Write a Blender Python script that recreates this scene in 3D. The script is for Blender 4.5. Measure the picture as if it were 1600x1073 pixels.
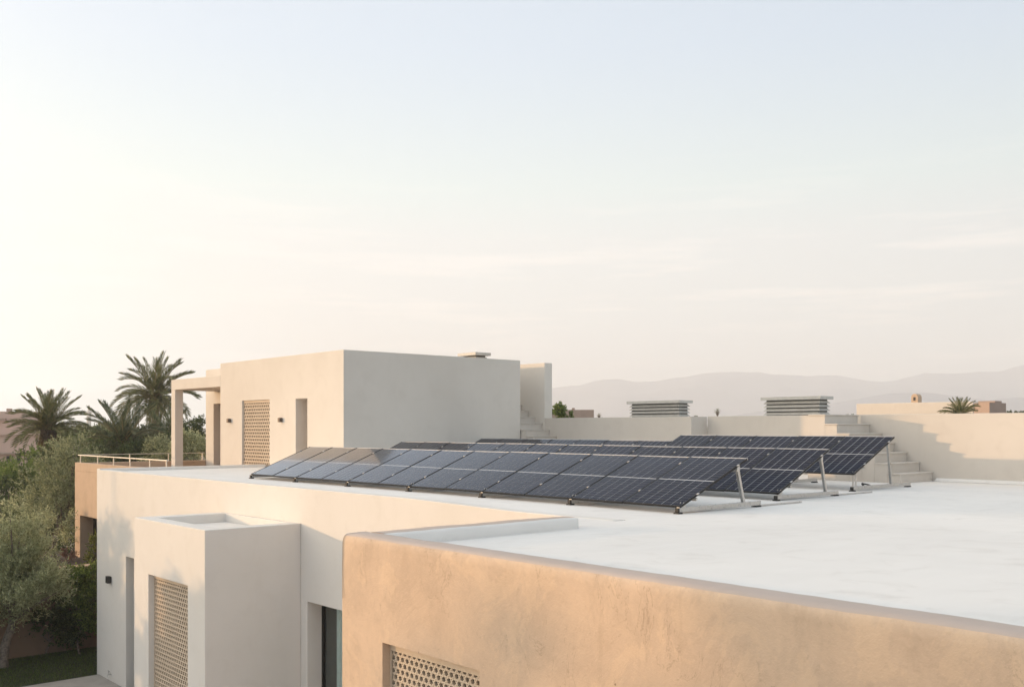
import bpy, bmesh, math, random
import numpy as np
from mathutils import Vector, Matrix, noise as mnoise

for o in list(bpy.data.objects):
    bpy.data.objects.remove(o, do_unlink=True)
scene = bpy.context.scene
COL = scene.collection
R = math.radians

# ------------------------------------------------------------------ camera
# x runs away to the right, y away to the left, z = 0 is the white roof
YAW = math.atan(1350.0 / 1528.0)
CAM = Vector((0.0, 0.0, 1.27))
FWD = Vector((math.sin(YAW), math.cos(YAW), 0))
RGT = Vector((math.cos(YAW), -math.sin(YAW), 0))
cd = bpy.data.cameras.new('camera')
cam = bpy.data.objects.new('camera', cd)
COL.objects.link(cam)
cam.location = CAM
cam.rotation_euler = (R(90), 0, -YAW)
cd.sensor_width = 36.0
cd.lens = 36.0 * 1528.0 / 1600.0
cd.shift_y = (669.0 - 536.5) / 1600.0
cd.clip_start = 0.1
cd.clip_end = 20000.0
scene.camera = cam

# ------------------------------------------------------------------ sky and sun
SUN = Vector((-1.0, 1.094, 0.155)).normalized()
SUN_EL = math.asin(SUN.z)
SUN_AZ = math.atan2(SUN.x, SUN.y)           # measured from +y towards +x
world = bpy.data.worlds.new('World')
scene.world = world
world.use_nodes = True
wt = world.node_tree
wt.nodes.clear()


def wn(t, **k):
    n = wt.nodes.new(t)
    for a, b in k.items():
        setattr(n, a, b)
    return n


def wmath(op, a, b=None, clamp=False):
    n = wn('ShaderNodeMath', operation=op, use_clamp=clamp)
    for i, v in enumerate((a, b)):
        if v is None:
            continue
        if isinstance(v, (int, float)):
            n.inputs[i].default_value = v
        else:
            wt.links.new(v, n.inputs[i])
    return n.outputs[0]


def wmix(kind, fac, a, b):
    n = wn('ShaderNodeMix', data_type='RGBA', blend_type=kind, clamp_factor=True)
    for i, v in ((0, fac), (6, a), (7, b)):
        if isinstance(v, (int, float)):
            n.inputs[i].default_value = v
        elif isinstance(v, tuple):
            n.inputs[i].default_value = v
        else:
            wt.links.new(v, n.inputs[i])
    return n.outputs[2]


sky = wn('ShaderNodeTexSky', sky_type='NISHITA', sun_disc=False)
sky.sun_elevation = SUN_EL
sky.sun_rotation = SUN_AZ
sky.dust_density = 3.0
sky.air_density = 1.0
sky.ozone_density = 1.5
tc = wn('ShaderNodeTexCoord')
sep = wn('ShaderNodeSeparateXYZ')
wt.links.new(tc.outputs['Generated'], sep.inputs[0])
elev = wmath('MULTIPLY', wmath('ARCSINE', sep.outputs[2]), 2.0 / math.pi, True)   # 0 horizon .. 1 zenith
ramp = wn('ShaderNodeValToRGB')
cr = ramp.color_ramp
cr.interpolation = 'B_SPLINE'
stops = [(0.0, (1.36, 1.33, 1.19)), (0.05, (1.33, 1.31, 1.19)), (0.12, (0.99, 1.08, 1.16)),
         (0.25, (0.67, 0.78, 0.94)), (0.5, (0.84, 0.91, 1.02)), (1.0, (0.94, 0.97, 1.03))]
while len(cr.elements) < len(stops):
    cr.elements.new(0.5)
for e, (p, c) in zip(cr.elements, stops):
    e.position = p
    e.color = (*c, 1)
wt.links.new(elev, ramp.inputs[0])
dotn = wn('ShaderNodeVectorMath', operation='DOT_PRODUCT')
wt.links.new(tc.outputs['Generated'], dotn.inputs[0])
dotn.inputs[1].default_value = SUN
toward = wmath('POWER', wmath('ADD', wmath('MULTIPLY', dotn.outputs['Value'], 0.5), 0.5, True), 0.7)
aureole = wmath('MULTIPLY', wmath('POWER', wmath('ADD', wmath('MULTIPLY', dotn.outputs['Value'], 0.5), 0.5, True), 14.0), 3.2)
lum = wmath('ADD', wmath('MULTIPLY', toward, 0.62), 0.53)       # brighter towards the low sun
warm = wmix('MIX', toward, (0.91, 1.05, 1.14, 1), (1.03, 1.0, 0.95, 1))
tint = wmix('MULTIPLY', 1.0, ramp.outputs[0], warm)
veiled = wn('ShaderNodeVectorMath', operation='SCALE')
wt.links.new(tint, veiled.inputs[0])
wt.links.new(lum, veiled.inputs['Scale'])
glow = wn('ShaderNodeVectorMath', operation='SCALE')
glow.inputs[0].default_value = (1.0, 0.80, 0.52)
wt.links.new(aureole, glow.inputs['Scale'])
hazy = wn('ShaderNodeVectorMath', operation='ADD')
wt.links.new(veiled.outputs[0], hazy.inputs[0])
wt.links.new(glow.outputs[0], hazy.inputs[1])
# thin streaks of high cloud low over the hills
mp = wn('ShaderNodeMapping')
mp.inputs['Scale'].default_value = (2.2, 2.2, 26.0)
mp.inputs['Rotation'].default_value = (R(4), R(-3), 0)
wt.links.new(tc.outputs['Generated'], mp.inputs[0])
cn = wn('ShaderNodeTexNoise')
cn.inputs['Scale'].default_value = 2.1
cn.inputs['Detail'].default_value = 6
cn.inputs['Roughness'].default_value = 0.62
wt.links.new(mp.outputs[0], cn.inputs['Vector'])
cm = wn('ShaderNodeMapRange')
cm.inputs[1].default_value = 0.50
cm.inputs[2].default_value = 0.72
wt.links.new(cn.outputs[0], cm.inputs[0])
band = wn('ShaderNodeMapRange', interpolation_type='SMOOTHSTEP')
band.inputs[1].default_value = 0.19
band.inputs[2].default_value = 0.07
wt.links.new(elev, band.inputs[0])
cfac = wmath('MULTIPLY', wmath('MULTIPLY', cm.outputs[0], band.outputs[0]), 0.42)
clouded = wmix('MIX', cfac, hazy.outputs[0], (1.45, 1.30, 1.20, 1))
# the clear-air sky plus the veil of dust that whitens it
veil = wn('ShaderNodeVectorMath', operation='SCALE')
veil.inputs['Scale'].default_value = 9.2
wt.links.new(clouded, veil.inputs[0])
clear = wn('ShaderNodeVectorMath', operation='SCALE')
clear.inputs['Scale'].default_value = 0.12
wt.links.new(sky.outputs[0], clear.inputs[0])
tot = wn('ShaderNodeVectorMath', operation='ADD')
wt.links.new(veil.outputs[0], tot.inputs[0])
wt.links.new(clear.outputs[0], tot.inputs[1])
bg = wn('ShaderNodeBackground')
bg.inputs[1].default_value = 0.1
wt.links.new(tot.outputs[0], bg.inputs[0])
wo = wn('ShaderNodeOutputWorld')
wt.links.new(bg.outputs[0], wo.inputs[0])

sl = bpy.data.lights.new('sun', 'SUN')
sl.energy = 2.7
sl.angle = R(0.65)
sl.color = (1.0, 0.62, 0.32)
sun = bpy.data.objects.new('sun', sl)
COL.objects.link(sun)
sun.rotation_euler = SUN.to_track_quat('Z', 'Y').to_euler()
sun.location = SUN * 60

vs = scene.view_settings
vs.view_transform = 'Standard'
vs.look = 'None'
vs.exposure = 0.11
vs.gamma = 1.0
vs.use_curve_mapping = False
scene.render.engine = 'CYCLES'
cy = scene.cycles
cy.use_denoising = True
cy.max_bounces = 8
cy.diffuse_bounces = 4
cy.glossy_bounces = 3
cy.transmission_bounces = 4
cy.transparent_max_bounces = 8
cy.volume_bounces = 6
cy.sample_clamp_indirect = 6.0


# ------------------------------------------------------------------ helpers
def sight(px, py, depth):
    """the point seen at that place of the photograph, at this depth in metres"""
    return CAM + (FWD + RGT * ((px - 800.0) / 1528.0) + Vector((0, 0, 1)) * ((669.0 - py) / 1528.0)) * depth


def origin(o):
    v = Vector((0, 0, 0))
    while o is not None:
        v += o.location
        o = o.parent
    return v


def tag(o, label=None, cat=None, group=None, kind=None):
    if label:
        o['label'] = label
    if cat:
        o['category'] = cat
    if group:
        o['group'] = group
    if kind:
        o['kind'] = kind
    return o


def thing(name, loc, label, cat, group=None):
    o = bpy.data.objects.new(name, None)
    COL.objects.link(o)
    o.location = loc
    o.empty_display_size = 0.2
    return tag(o, label, cat, group)


class MB:
    """collects vertices and faces of one mesh"""

    def __init__(self):
        self.v = []
        self.f = []

    def add(self, vs_, fs_):
        b = len(self.v)
        self.v.extend(tuple(p) for p in vs_)
        self.f.extend(tuple(i + b for i in f) for f in fs_)
        return self

    def box(self, x0, x1, y0, y1, z0, z1):
        return self.add([(x0, y0, z0), (x1, y0, z0), (x1, y1, z0), (x0, y1, z0),
                         (x0, y0, z1), (x1, y0, z1), (x1, y1, z1), (x0, y1, z1)],
                        [(0, 3, 2, 1), (4, 5, 6, 7), (0, 1, 5, 4), (1, 2, 6, 5), (2, 3, 7, 6), (3, 0, 4, 7)])

    def bar(self, a, b, w, h, side=(0, 1, 0)):
        a, b = Vector(a), Vector(b)
        d = (b - a).normalized()
        s = Vector(side)
        s = (s - d * s.dot(d)).normalized()
        n = d.cross(s)
        vv = []
        for p in (a, b):
            for i, j in ((-1, -1), (1, -1), (1, 1), (-1, 1)):
                vv.append(p + s * (i * w / 2) + n * (j * h / 2))
        return self.add(vv, [(0, 3, 2, 1), (4, 5, 6, 7), (0, 1, 5, 4), (1, 2, 6, 5), (2, 3, 7, 6), (3, 0, 4, 7)])

    def tube(self, pts, radii, n=8, cap=True):
        pts = [Vector(p) for p in pts]
        b = len(self.v)
        up = Vector((0.13, 0.21, 1)).normalized()
        for i, p in enumerate(pts):
            d = (pts[min(i + 1, len(pts) - 1)] - pts[max(i - 1, 0)]).normalized()
            s = d.cross(up)
            if s.length < 1e-3:
                s = d.cross(Vector((1, 0, 0)))
            s.normalize()
            t = d.cross(s)
            r = radii[i] if hasattr(radii, '__len__') else radii
            for k in range(n):
                a = 2 * math.pi * k / n
                self.v.append(tuple(p + s * (r * math.cos(a)) + t * (r * math.sin(a))))
        for i in range(len(pts) - 1):
            for k in range(n):
                k2 = (k + 1) % n
                self.f.append((b + i * n + k, b + i * n + k2, b + (i + 1) * n + k2, b + (i + 1) * n + k))
        if cap:
            self.f.append(tuple(b + k for k in range(n))[::-1])
            self.f.append(tuple(b + (len(pts) - 1) * n + k for k in range(n)))
        return self

    def mesh(self, name, mat, shift=Vector((0, 0, 0)), smooth=False):
        me = bpy.data.meshes.new(name)
        s = tuple(shift)
        me.from_pydata([(x - s[0], y - s[1], z - s[2]) for x, y, z in self.v], [], self.f)
        me.materials.append(mat)
        if smooth:
            me.polygons.foreach_set('use_smooth', [True] * len(me.polygons))
        me.update()
        return me

    def build(self, name, mat, parent=None, smooth=False, bevel=0.0, cut=None, loc=None):
        """world coordinates in, one linked object out; loc = base point for a top-level mesh"""
        base = origin(parent) if parent else (Vector(loc) if loc is not None else Vector((0, 0, 0)))
        me = self.mesh(name, mat, base, smooth)
        o = bpy.data.objects.new(name, me)
        COL.objects.link(o)
        if parent:
            o.parent = parent
        elif loc is not None:
            o.location = base
        if cut:
            carve(o, cut)
        if bevel:
            m = o.modifiers.new('bevel', 'BEVEL')
            m.width = bevel
            m.segments = 2
            m.limit_method = 'ANGLE'
            m.angle_limit = R(40)
        return o


def carve(o, cuts):
    c = MB()
    for b in cuts:
        c.box(*b)
    base = origin(o)
    me = c.mesh('cutter', o.data.materials[0], base)
    co = bpy.data.objects.new('cutter', me)
    COL.objects.link(co)
    co.location = base
    m = o.modifiers.new('cut', 'BOOLEAN')
    m.object = co
    m.operation = 'DIFFERENCE'
    m.solver = 'EXACT'
    bpy.context.view_layer.update()
    dg = bpy.context.evaluated_depsgraph_get()
    new = bpy.data.meshes.new_from_object(o.evaluated_get(dg))
    old = o.data
    o.modifiers.clear()
    o.data = new
    bpy.data.meshes.remove(old)
    bpy.data.objects.remove(co, do_unlink=True)
    bpy.data.meshes.remove(me)


def link_copy(src_mesh, name, parent, loc=(0, 0, 0), rot=(0, 0, 0), scale=None):
    o = bpy.data.objects.new(name, src_mesh)
    COL.objects.link(o)
    o.parent = parent
    o.location = loc
    o.rotation_euler = rot
    if scale is not None:
        o.scale = scale
    return o


# ------------------------------------------------------------------ materials
class NT:
    def __init__(self, name):
        self.m = bpy.data.materials.new(name)
        self.m.use_nodes = True
        self.t = self.m.node_tree
        self.p = self.t.nodes['Principled BSDF']
        self.out = self.t.nodes['Material Output']

    def n(self, t, ins=None, **k):
        nd = self.t.nodes.new(t)
        for a, b in k.items():
            setattr(nd, a, b)
        for a, b in (ins or {}).items():
            self.set(nd.inputs[a], b)
        return nd

    def set(self, sock, v):
        if isinstance(v, bpy.types.NodeSocket):
            self.t.links.new(v, sock)
        elif isinstance(v, tuple) and len(v) == 3 and sock.type == 'RGBA':
            sock.default_value = (*v, 1)
        else:
            sock.default_value = v

    def coord(self, scale=(1, 1, 1), rot=(0, 0, 0)):
        g = self.n('ShaderNodeNewGeometry')
        mp_ = self.n('ShaderNodeMapping', {'Vector': g.outputs['Position'], 'Scale': scale, 'Rotation': rot})
        return mp_.outputs[0]

    def noise(self, vec, scale, detail=4, rough=0.55, dist=0.0):
        return self.n('ShaderNodeTexNoise', {'Vector': vec, 'Scale': scale, 'Detail': detail,
                                             'Roughness': rough, 'Distortion': dist}).outputs['Fac']

    def remap(self, v, a, b, c=0.0, d=1.0):
        return self.n('ShaderNodeMapRange', {0: v, 1: a, 2: b, 3: c, 4: d}).outputs[0]

    def mix(self, fac, a, b, mode='MIX'):
        return self.n('ShaderNodeMix', {0: fac, 6: a, 7: b}, data_type='RGBA', blend_type=mode).outputs[2]

    def bump(self, h, strength, dist):
        return self.n('ShaderNodeBump', {'Height': h, 'Strength': strength, 'Distance': dist}).outputs[0]

    def add(self, a, b):
        return self.n('ShaderNodeMath', {0: a, 1: b}, operation='ADD').outputs[0]

    def mul(self, a, b):
        return self.n('ShaderNodeMath', {0: a, 1: b}, operation='MULTIPLY').outputs[0]


def plaster(name, c1, c2, c3, relief=0.25, streak=0.3):
    """painted render: faint cloudiness, run marks and trowel relief"""
    k = NT(name)
    g = k.coord()
    big = k.noise(g, 0.45, 5, 0.6)
    mid = k.noise(g, 2.3, 5, 0.6, 0.4)
    fine = k.noise(g, 38, 3, 0.6)
    run = k.noise(k.coord((1.6, 1.6, 0.16)), 2.2, 4, 0.6)
    col = k.mix(k.remap(big, 0.36, 0.66), c1, c2)
    col = k.mix(k.mul(k.remap(mid, 0.52, 0.75), 0.45), col, c3)
    col = k.mix(k.mul(k.remap(run, 0.56, 0.8), streak), col, c3)
    k.set(k.p.inputs['Base Color'], col)
    k.p.inputs['Roughness'].default_value = 0.88
    k.p.inputs['Specular IOR Level'].default_value = 0.25
    h = k.add(k.mul(mid, 1.0), k.mul(fine, 0.18))
    k.set(k.p.inputs['Normal'], k.bump(h, relief, 0.02))
    return k.m


def simple(name, col, rough=0.5, metal=0.0, var=0.12, scale=6.0, spec=0.5):
    k = NT(name)
    nz = k.noise(k.coord(), scale, 4, 0.6)
    dark = tuple(c * (1 - var) for c in col)
    lite = tuple(min(1, c * (1 + var)) for c in col)
    k.set(k.p.inputs['Base Color'], k.mix(k.remap(nz, 0.35, 0.65), dark, lite))
    k.set(k.p.inputs['Roughness'], k.remap(nz, 0.3, 0.7, max(0.02, rough - 0.07), min(1, rough + 0.07)))
    k.p.inputs['Metallic'].default_value = metal
    k.p.inputs['Specular IOR Level'].default_value = spec
    return k.m


M = {}
M['cream'] = plaster('cream_render', (0.70, 0.65, 0.585), (0.66, 0.61, 0.545), (0.625, 0.575, 0.51), 0.14, 0.25)
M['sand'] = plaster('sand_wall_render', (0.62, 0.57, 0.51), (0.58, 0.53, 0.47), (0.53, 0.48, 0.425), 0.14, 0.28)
M['white'] = plaster('white_render', (0.74, 0.71, 0.67), (0.71, 0.68, 0.635), (0.66, 0.625, 0.575), 0.14, 0.25)


def tan_material():
    k = NT('tan_earth_render')
    g = k.coord()
    big = k.noise(g, 0.7, 5, 0.6, 0.3)
    mid = k.noise(k.coord((1, 1, 0.75)), 2.6, 7, 0.62, 0.35)
    patch = k.noise(k.coord((1, 1, 0.8), (0.3, 0.2, 0.1)), 1.7, 9, 0.68, 0.8)
    drip = k.noise(k.coord((4.5, 4.5, 0.7)), 1.5, 5, 0.6, 0.25)
    fine = k.noise(g, 55, 4, 0.65)
    col = k.mix(k.remap(big, 0.36, 0.64), (0.655, 0.50, 0.37), (0.565, 0.43, 0.32))
    col = k.mix(k.mul(k.remap(mid, 0.50, 0.68), 0.45), col, (0.47, 0.36, 0.27))
    col = k.mix(k.mul(k.remap(patch, 0.54, 0.57), 0.30), col, (0.73, 0.55, 0.385))
    col = k.mix(k.mul(k.remap(patch, 0.40, 0.37), 0.30), col, (0.51, 0.38, 0.275))
    col = k.mix(k.mul(k.remap(drip, 0.62, 0.72), 0.28), col, (0.40, 0.30, 0.215))
    hair = k.noise(k.coord((1, 1, 0.6), (0.1, 0.5, 0.2)), 2.4, 6, 0.62, 1.4)
    line = k.mul(k.remap(k.n('ShaderNodeMath', {0: hair, 1: 0.5, 2: 0.006}, operation='COMPARE').outputs[0], 0, 1), k.remap(k.noise(g, 1.3, 3, 0.5), 0.52, 0.60))
    col = k.mix(k.mul(line, 0.35), col, (0.27, 0.195, 0.14))
    grain = k.noise(g, 16, 6, 0.75)
    col = k.mix(k.mul(k.remap(grain, 0.52, 0.72), 0.25), col, (0.41, 0.305, 0.22))
    col = k.mix(k.mul(k.remap(grain, 0.45, 0.30), 0.3), col, (0.74, 0.565, 0.40))
    vor = k.n('ShaderNodeTexVoronoi', {'Vector': g, 'Scale': 2.6, 'Randomness': 1.0}, feature='F1')
    pit = k.remap(vor.outputs['Distance'], 0.03, 0.02)
    col = k.mix(k.mul(pit, 0.65), col, (0.17, 0.12, 0.08))
    k.set(k.p.inputs['Base Color'], col)
    k.p.inputs['Roughness'].default_value = 0.9
    k.p.inputs['Specular IOR Level'].default_value = 0.2
    h = k.add(k.mul(mid, 0.8), k.add(k.mul(fine, 0.12), k.mul(patch, 0.7)))
    k.set(k.p.inputs['Normal'], k.bump(h, 0.45, 0.04))
    return k.m


M['tan'] = tan_material()
M['coping'] = plaster('parapet_top_render', (0.53, 0.44, 0.385), (0.49, 0.405, 0.35), (0.44, 0.36, 0.31), 0.3, 0.2)
M['terra'] = plaster('terrace_render', (0.55, 0.405, 0.29), (0.50, 0.37, 0.265), (0.42, 0.31, 0.22), 0.2, 0.45)
M['rose'] = plaster('rose_render', (0.60, 0.44, 0.37), (0.56, 0.41, 0.345), (0.50, 0.36, 0.305), 0.2, 0.4)
M['brown'] = plaster('brown_render', (0.42, 0.32, 0.265), (0.39, 0.295, 0.245), (0.34, 0.255, 0.215), 0.2, 0.4)
M['garden_wall'] = plaster('garden_wall_render', (0.24, 0.165, 0.12), (0.205, 0.145, 0.105), (0.16, 0.115, 0.085), 0.4, 0.5)


def roof_material():
    k = NT('white_roof_membrane')
    g = k.coord()
    big = k.noise(g, 0.22, 6, 0.62, 0.6)
    brush = k.noise(k.coord((0.35, 3.2, 1), (0, 0, R(12))), 1.7, 5, 0.6, 0.3)
    mid = k.noise(g, 1.7, 6, 0.65, 0.8)
    fine = k.noise(g, 22, 4, 0.6)
    col = k.mix(k.remap(big, 0.35, 0.68), (0.83, 0.80, 0.76), (0.735, 0.71, 0.675))
    col = k.mix(k.mul(k.remap(brush, 0.5, 0.75), 0.4), col, (0.84, 0.815, 0.78))
    col = k.mix(k.mul(k.remap(mid, 0.55, 0.74), 0.5), col, (0.62, 0.59, 0.55))
    vor = k.n('ShaderNodeTexVoronoi', {'Vector': g, 'Scale': 0.8, 'Randomness': 1.0}, feature='F1')
    col = k.mix(k.mul(k.remap(vor.outputs['Distance'], 0.028, 0.012), 0.4), col, (0.45, 0.43, 0.40))
    k.set(k.p.inputs['Base Color'], col)
    k.set(k.p.inputs['Roughness'], k.remap(mid, 0.3, 0.7, 0.5, 0.75))
    k.p.inputs['Specular IOR Level'].default_value = 0.3
    k.set(k.p.inputs['Normal'], k.bump(k.add(k.mul(brush, 0.6), k.mul(fine, 0.12)), 0.12, 0.02))
    return k.m


M['roof'] = roof_material()
M['steps'] = plaster('stair_render', (0.64, 0.59, 0.53), (0.60, 0.55, 0.49), (0.52, 0.47, 0.415), 0.15, 0.3)
M['lattice'] = plaster('lattice_stone', (0.64, 0.53, 0.41), (0.60, 0.49, 0.375), (0.54, 0.44, 0.33), 0.2, 0.2)
M['alu'] = simple('brushed_aluminium', (0.56, 0.555, 0.54), 0.32, 0.92, 0.08, 20)
M['steel'] = simple('clamp_steel', (0.60, 0.60, 0.60), 0.4, 0.9, 0.08, 20)
M['rubber'] = simple('black_rubber', (0.022, 0.021, 0.02), 0.7, 0, 0.2, 10)
M['rail'] = simple('rail_steel', (0.62, 0.58, 0.52), 0.42, 0.35, 0.08, 9)
M['frame'] = simple('dark_panel_frame', (0.014, 0.014, 0.015), 0.45, 0.0, 0.15, 8, 0.3)
M['louvre'] = simple('louvre_paint', (0.50, 0.475, 0.43), 0.55, 0.0, 0.08, 5)
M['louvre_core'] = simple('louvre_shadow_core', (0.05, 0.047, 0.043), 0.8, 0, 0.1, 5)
M['lamp'] = simple('bronze_lamp', (0.10, 0.075, 0.06), 0.5, 0.3, 0.15, 20)
M['dark_lamp'] = simple('graphite_lamp', (0.03, 0.028, 0.027), 0.5, 0.2, 0.15, 20)
M['black_frame'] = simple('black_window_frame', (0.012, 0.012, 0.012), 0.4, 0.2, 0.15, 20)
M['room_shade'] = simple('painted_room_shade', (0.014, 0.010, 0.007), 0.9, 0, 0.2, 3)  # near-black colour paints in the dimness of unlit rooms
M['curtain'] = simple('grey_green_curtain', (0.50, 0.55, 0.53), 0.9, 0, 0.12, 5)
M['wood_door'] = simple('brown_door', (0.12, 0.075, 0.05), 0.6, 0, 0.2, 6)
M['paving'] = simple('pale_paving', (0.33, 0.30, 0.27), 0.8, 0, 0.1, 2.5)
M['tile'] = simple('terrace_tile', (0.30, 0.20, 0.15), 0.8, 0, 0.12, 3)


def glass_material():
    k = NT('window_glass')
    k.p.inputs['Base Color'].default_value = (0.75, 0.82, 0.80, 1)
    k.p.inputs['Roughness'].default_value = 0.02
    tr = k.n('ShaderNodeBsdfTransparent', {'Color': (0.93, 0.97, 0.96)})
    gl_ = k.n('ShaderNodeBsdfGlossy', {'Color': (0.9, 0.95, 0.95), 'Roughness': 0.03})
    lw = k.n('ShaderNodeLayerWeight', {'Blend': 0.35})
    fr = k.remap(lw.outputs['Facing'], 0.3, 1.0, 0.05, 0.6)
    mx = k.n('ShaderNodeMixShader', {0: fr, 1: tr.outputs[0], 2: gl_.outputs[0]})
    k.t.links.new(mx.outputs[0], k.out.inputs['Surface'])
    return k.m


M['glass'] = glass_material()


def cell_material():
    k = NT('solar_cell')
    g = k.n('ShaderNodeNewGeometry')
    rnd = g.outputs['Random Per Island']
    obj = k.n('ShaderNodeObjectInfo').outputs['Random']
    mixv = k.add(k.mul(rnd, 0.5), k.mul(obj, 0.5))
    k.set(k.p.inputs['Base Color'], k.mix(mixv, (0.007, 0.0078, 0.014), (0.013, 0.015, 0.029)))
    smear = k.noise(k.coord((1, 1, 1)), 2.2, 5, 0.65, 0.6)
    k.set(k.p.inputs['Roughness'], k.remap(smear, 0.3, 0.75, 0.07, 0.17))
    k.p.inputs['Specular IOR Level'].default_value = 0.0
    # anti-reflective glass: dark when seen steeply, mirror-like at a glance
    face = k.n('ShaderNodeLayerWeight', {'Blend': 0.5}).outputs['Facing']
    t_ = k.remap(face, 0.55, 1.0)
    fac = k.add(k.mul(k.n('ShaderNodeMath', {0: t_, 1: 3.0}, operation='POWER').outputs[0], 3.0), 0.03)
    gl_ = k.n('ShaderNodeBsdfGlossy', {'Color': (0.92, 0.95, 1.0), 'Roughness': k.remap(smear, 0.3, 0.75, 0.05, 0.14)})
    fac = k.n('ShaderNodeMath', {0: fac, 1: 0.92}, operation='MINIMUM').outputs[0]
    mx = k.n('ShaderNodeMixShader', {0: fac, 1: k.p.outputs[0], 2: gl_.outputs[0]})
    k.t.links.new(mx.outputs[0], k.out.inputs['Surface'])
    return k.m


def sheet_material():
    k = NT('cell_backsheet')
    k.p.inputs['Base Color'].default_value = (0.58, 0.59, 0.60, 1)
    k.p.inputs['Roughness'].default_value = 0.1
    return k.m


M['cell'] = cell_material()
M['sheet'] = sheet_material()


def leaf_material(name, dark, mid, lite, trans=0.35, rough=0.55):
    k = NT(name)
    g = k.n('ShaderNodeNewGeometry')
    rnd = g.outputs['Random Per Island']
    cl = k.noise(g.outputs['Position'], 1.1, 3, 0.6)
    c = k.mix(k.remap(rnd, 0.0, 0.6), dark, mid)
    c = k.mix(k.mul(k.remap(rnd, 0.55, 1.0), k.remap(cl, 0.35, 0.7, 0.4, 1.0)), c, lite)
    k.set(k.p.inputs['Base Color'], c)
    k.p.inputs['Roughness'].default_value = rough
    k.p.inputs['Specular IOR Level'].default_value = 0.3
    tb = k.n('ShaderNodeBsdfTranslucent', {'Color': c})
    mx = k.n('ShaderNodeMixShader', {0: trans, 1: k.p.outputs[0], 2: tb.outputs[0]})
    k.t.links.new(mx.outputs[0], k.out.inputs['Surface'])
    return k.m


M['olive'] = leaf_material('olive_leaf', (0.21, 0.23, 0.125), (0.4, 0.42, 0.24), (0.7, 0.69, 0.42), 0.5, 0.55)
M['olive_dark'] = leaf_material('dusky_olive_leaf', (0.16, 0.18, 0.095), (0.3, 0.32, 0.18), (0.54, 0.54, 0.32), 0.5, 0.55)
M['dark_leaf'] = leaf_material('dark_hedge_leaf', (0.035, 0.055, 0.022), (0.085, 0.115, 0.04), (0.2, 0.23, 0.08), 0.4, 0.55)
M['green_leaf'] = leaf_material('garden_leaf', (0.08, 0.125, 0.034), (0.17, 0.235, 0.06), (0.36, 0.42, 0.11), 0.45, 0.55)
M['yellow_leaf'] = leaf_material('yellow_green_leaf', (0.09, 0.11, 0.022), (0.18, 0.20, 0.04), (0.32, 0.32, 0.07))
M['palm'] = leaf_material('palm_leaflet', (0.07, 0.085, 0.034), (0.155, 0.165, 0.064), (0.4, 0.35, 0.15), 0.3, 0.55)
M['palm_blue'] = leaf_material('dusky_palm_leaflet', (0.055, 0.072, 0.038), (0.11, 0.13, 0.065), (0.25, 0.25, 0.12), 0.3, 0.55)
M['dead_palm'] = leaf_material('dry_palm_leaflet', (0.12, 0.075, 0.04), (0.19, 0.125, 0.065), (0.27, 0.19, 0.10), 0.25, 0.8)
M['pink_bloom'] = leaf_material('dusty_pink_bloom', (0.22, 0.12, 0.09), (0.30, 0.17, 0.12), (0.36, 0.24, 0.17))
M['bark'] = simple('grey_bark', (0.17, 0.14, 0.115), 0.9, 0, 0.35, 14)
M['palm_bark'] = simple('palm_bark', (0.115, 0.082, 0.06), 0.95, 0, 0.4, 9)
M['rachis'] = simple('palm_stalk', (0.20, 0.16, 0.07), 0.7, 0, 0.2, 9)
M['grass'] = leaf_material('lawn_blade', (0.045, 0.075, 0.018), (0.085, 0.125, 0.03), (0.16, 0.19, 0.055), 0.35, 0.55)


def ground_material():
    k = NT('dry_ground')
    g = k.coord()
    a = k.noise(g, 0.02, 6, 0.65)
    b = k.noise(g, 0.6, 5, 0.6)
    c = k.mix(k.remap(a, 0.35, 0.65), (0.24, 0.195, 0.145), (0.32, 0.25, 0.185))
    c = k.mix(k.mul(k.remap(b, 0.45, 0.7), 0.4), c, (0.12, 0.115, 0.075))
    k.set(k.p.inputs['Base Color'], c)
    k.p.inputs['Roughness'].default_value = 0.95
    return k.m


def mountain_material():
    k = NT('mountain_rock')
    g = k.coord()
    a = k.noise(g, 0.004, 7, 0.65)
    k.set(k.p.inputs['Base Color'], k.mix(k.remap(a, 0.35, 0.65), (0.18, 0.19, 0.24), (0.25, 0.25, 0.29)))
    k.p.inputs['Roughness'].default_value = 0.95
    return k.m


M['ground'] = ground_material()
M['mountain'] = mountain_material()
M['soil'] = simple('planting_soil', (0.055, 0.038, 0.026), 0.95, 0, 0.3, 5)

# ------------------------------------------------------------------ ground and hills
def frame_pt(right, fwd, z):
    p = RGT * right + FWD * fwd
    return (p.x, p.y, z)


GZ = -6.0
g = MB()
g.add([frame_pt(-690, -240, GZ), frame_pt(3500, -240, GZ), frame_pt(3500, 5480, GZ), frame_pt(-690, 5480, GZ)], [(0, 1, 2, 3)])
tag(g.build('ground', M['ground']), kind='structure')

rng = random.Random(5)


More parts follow.
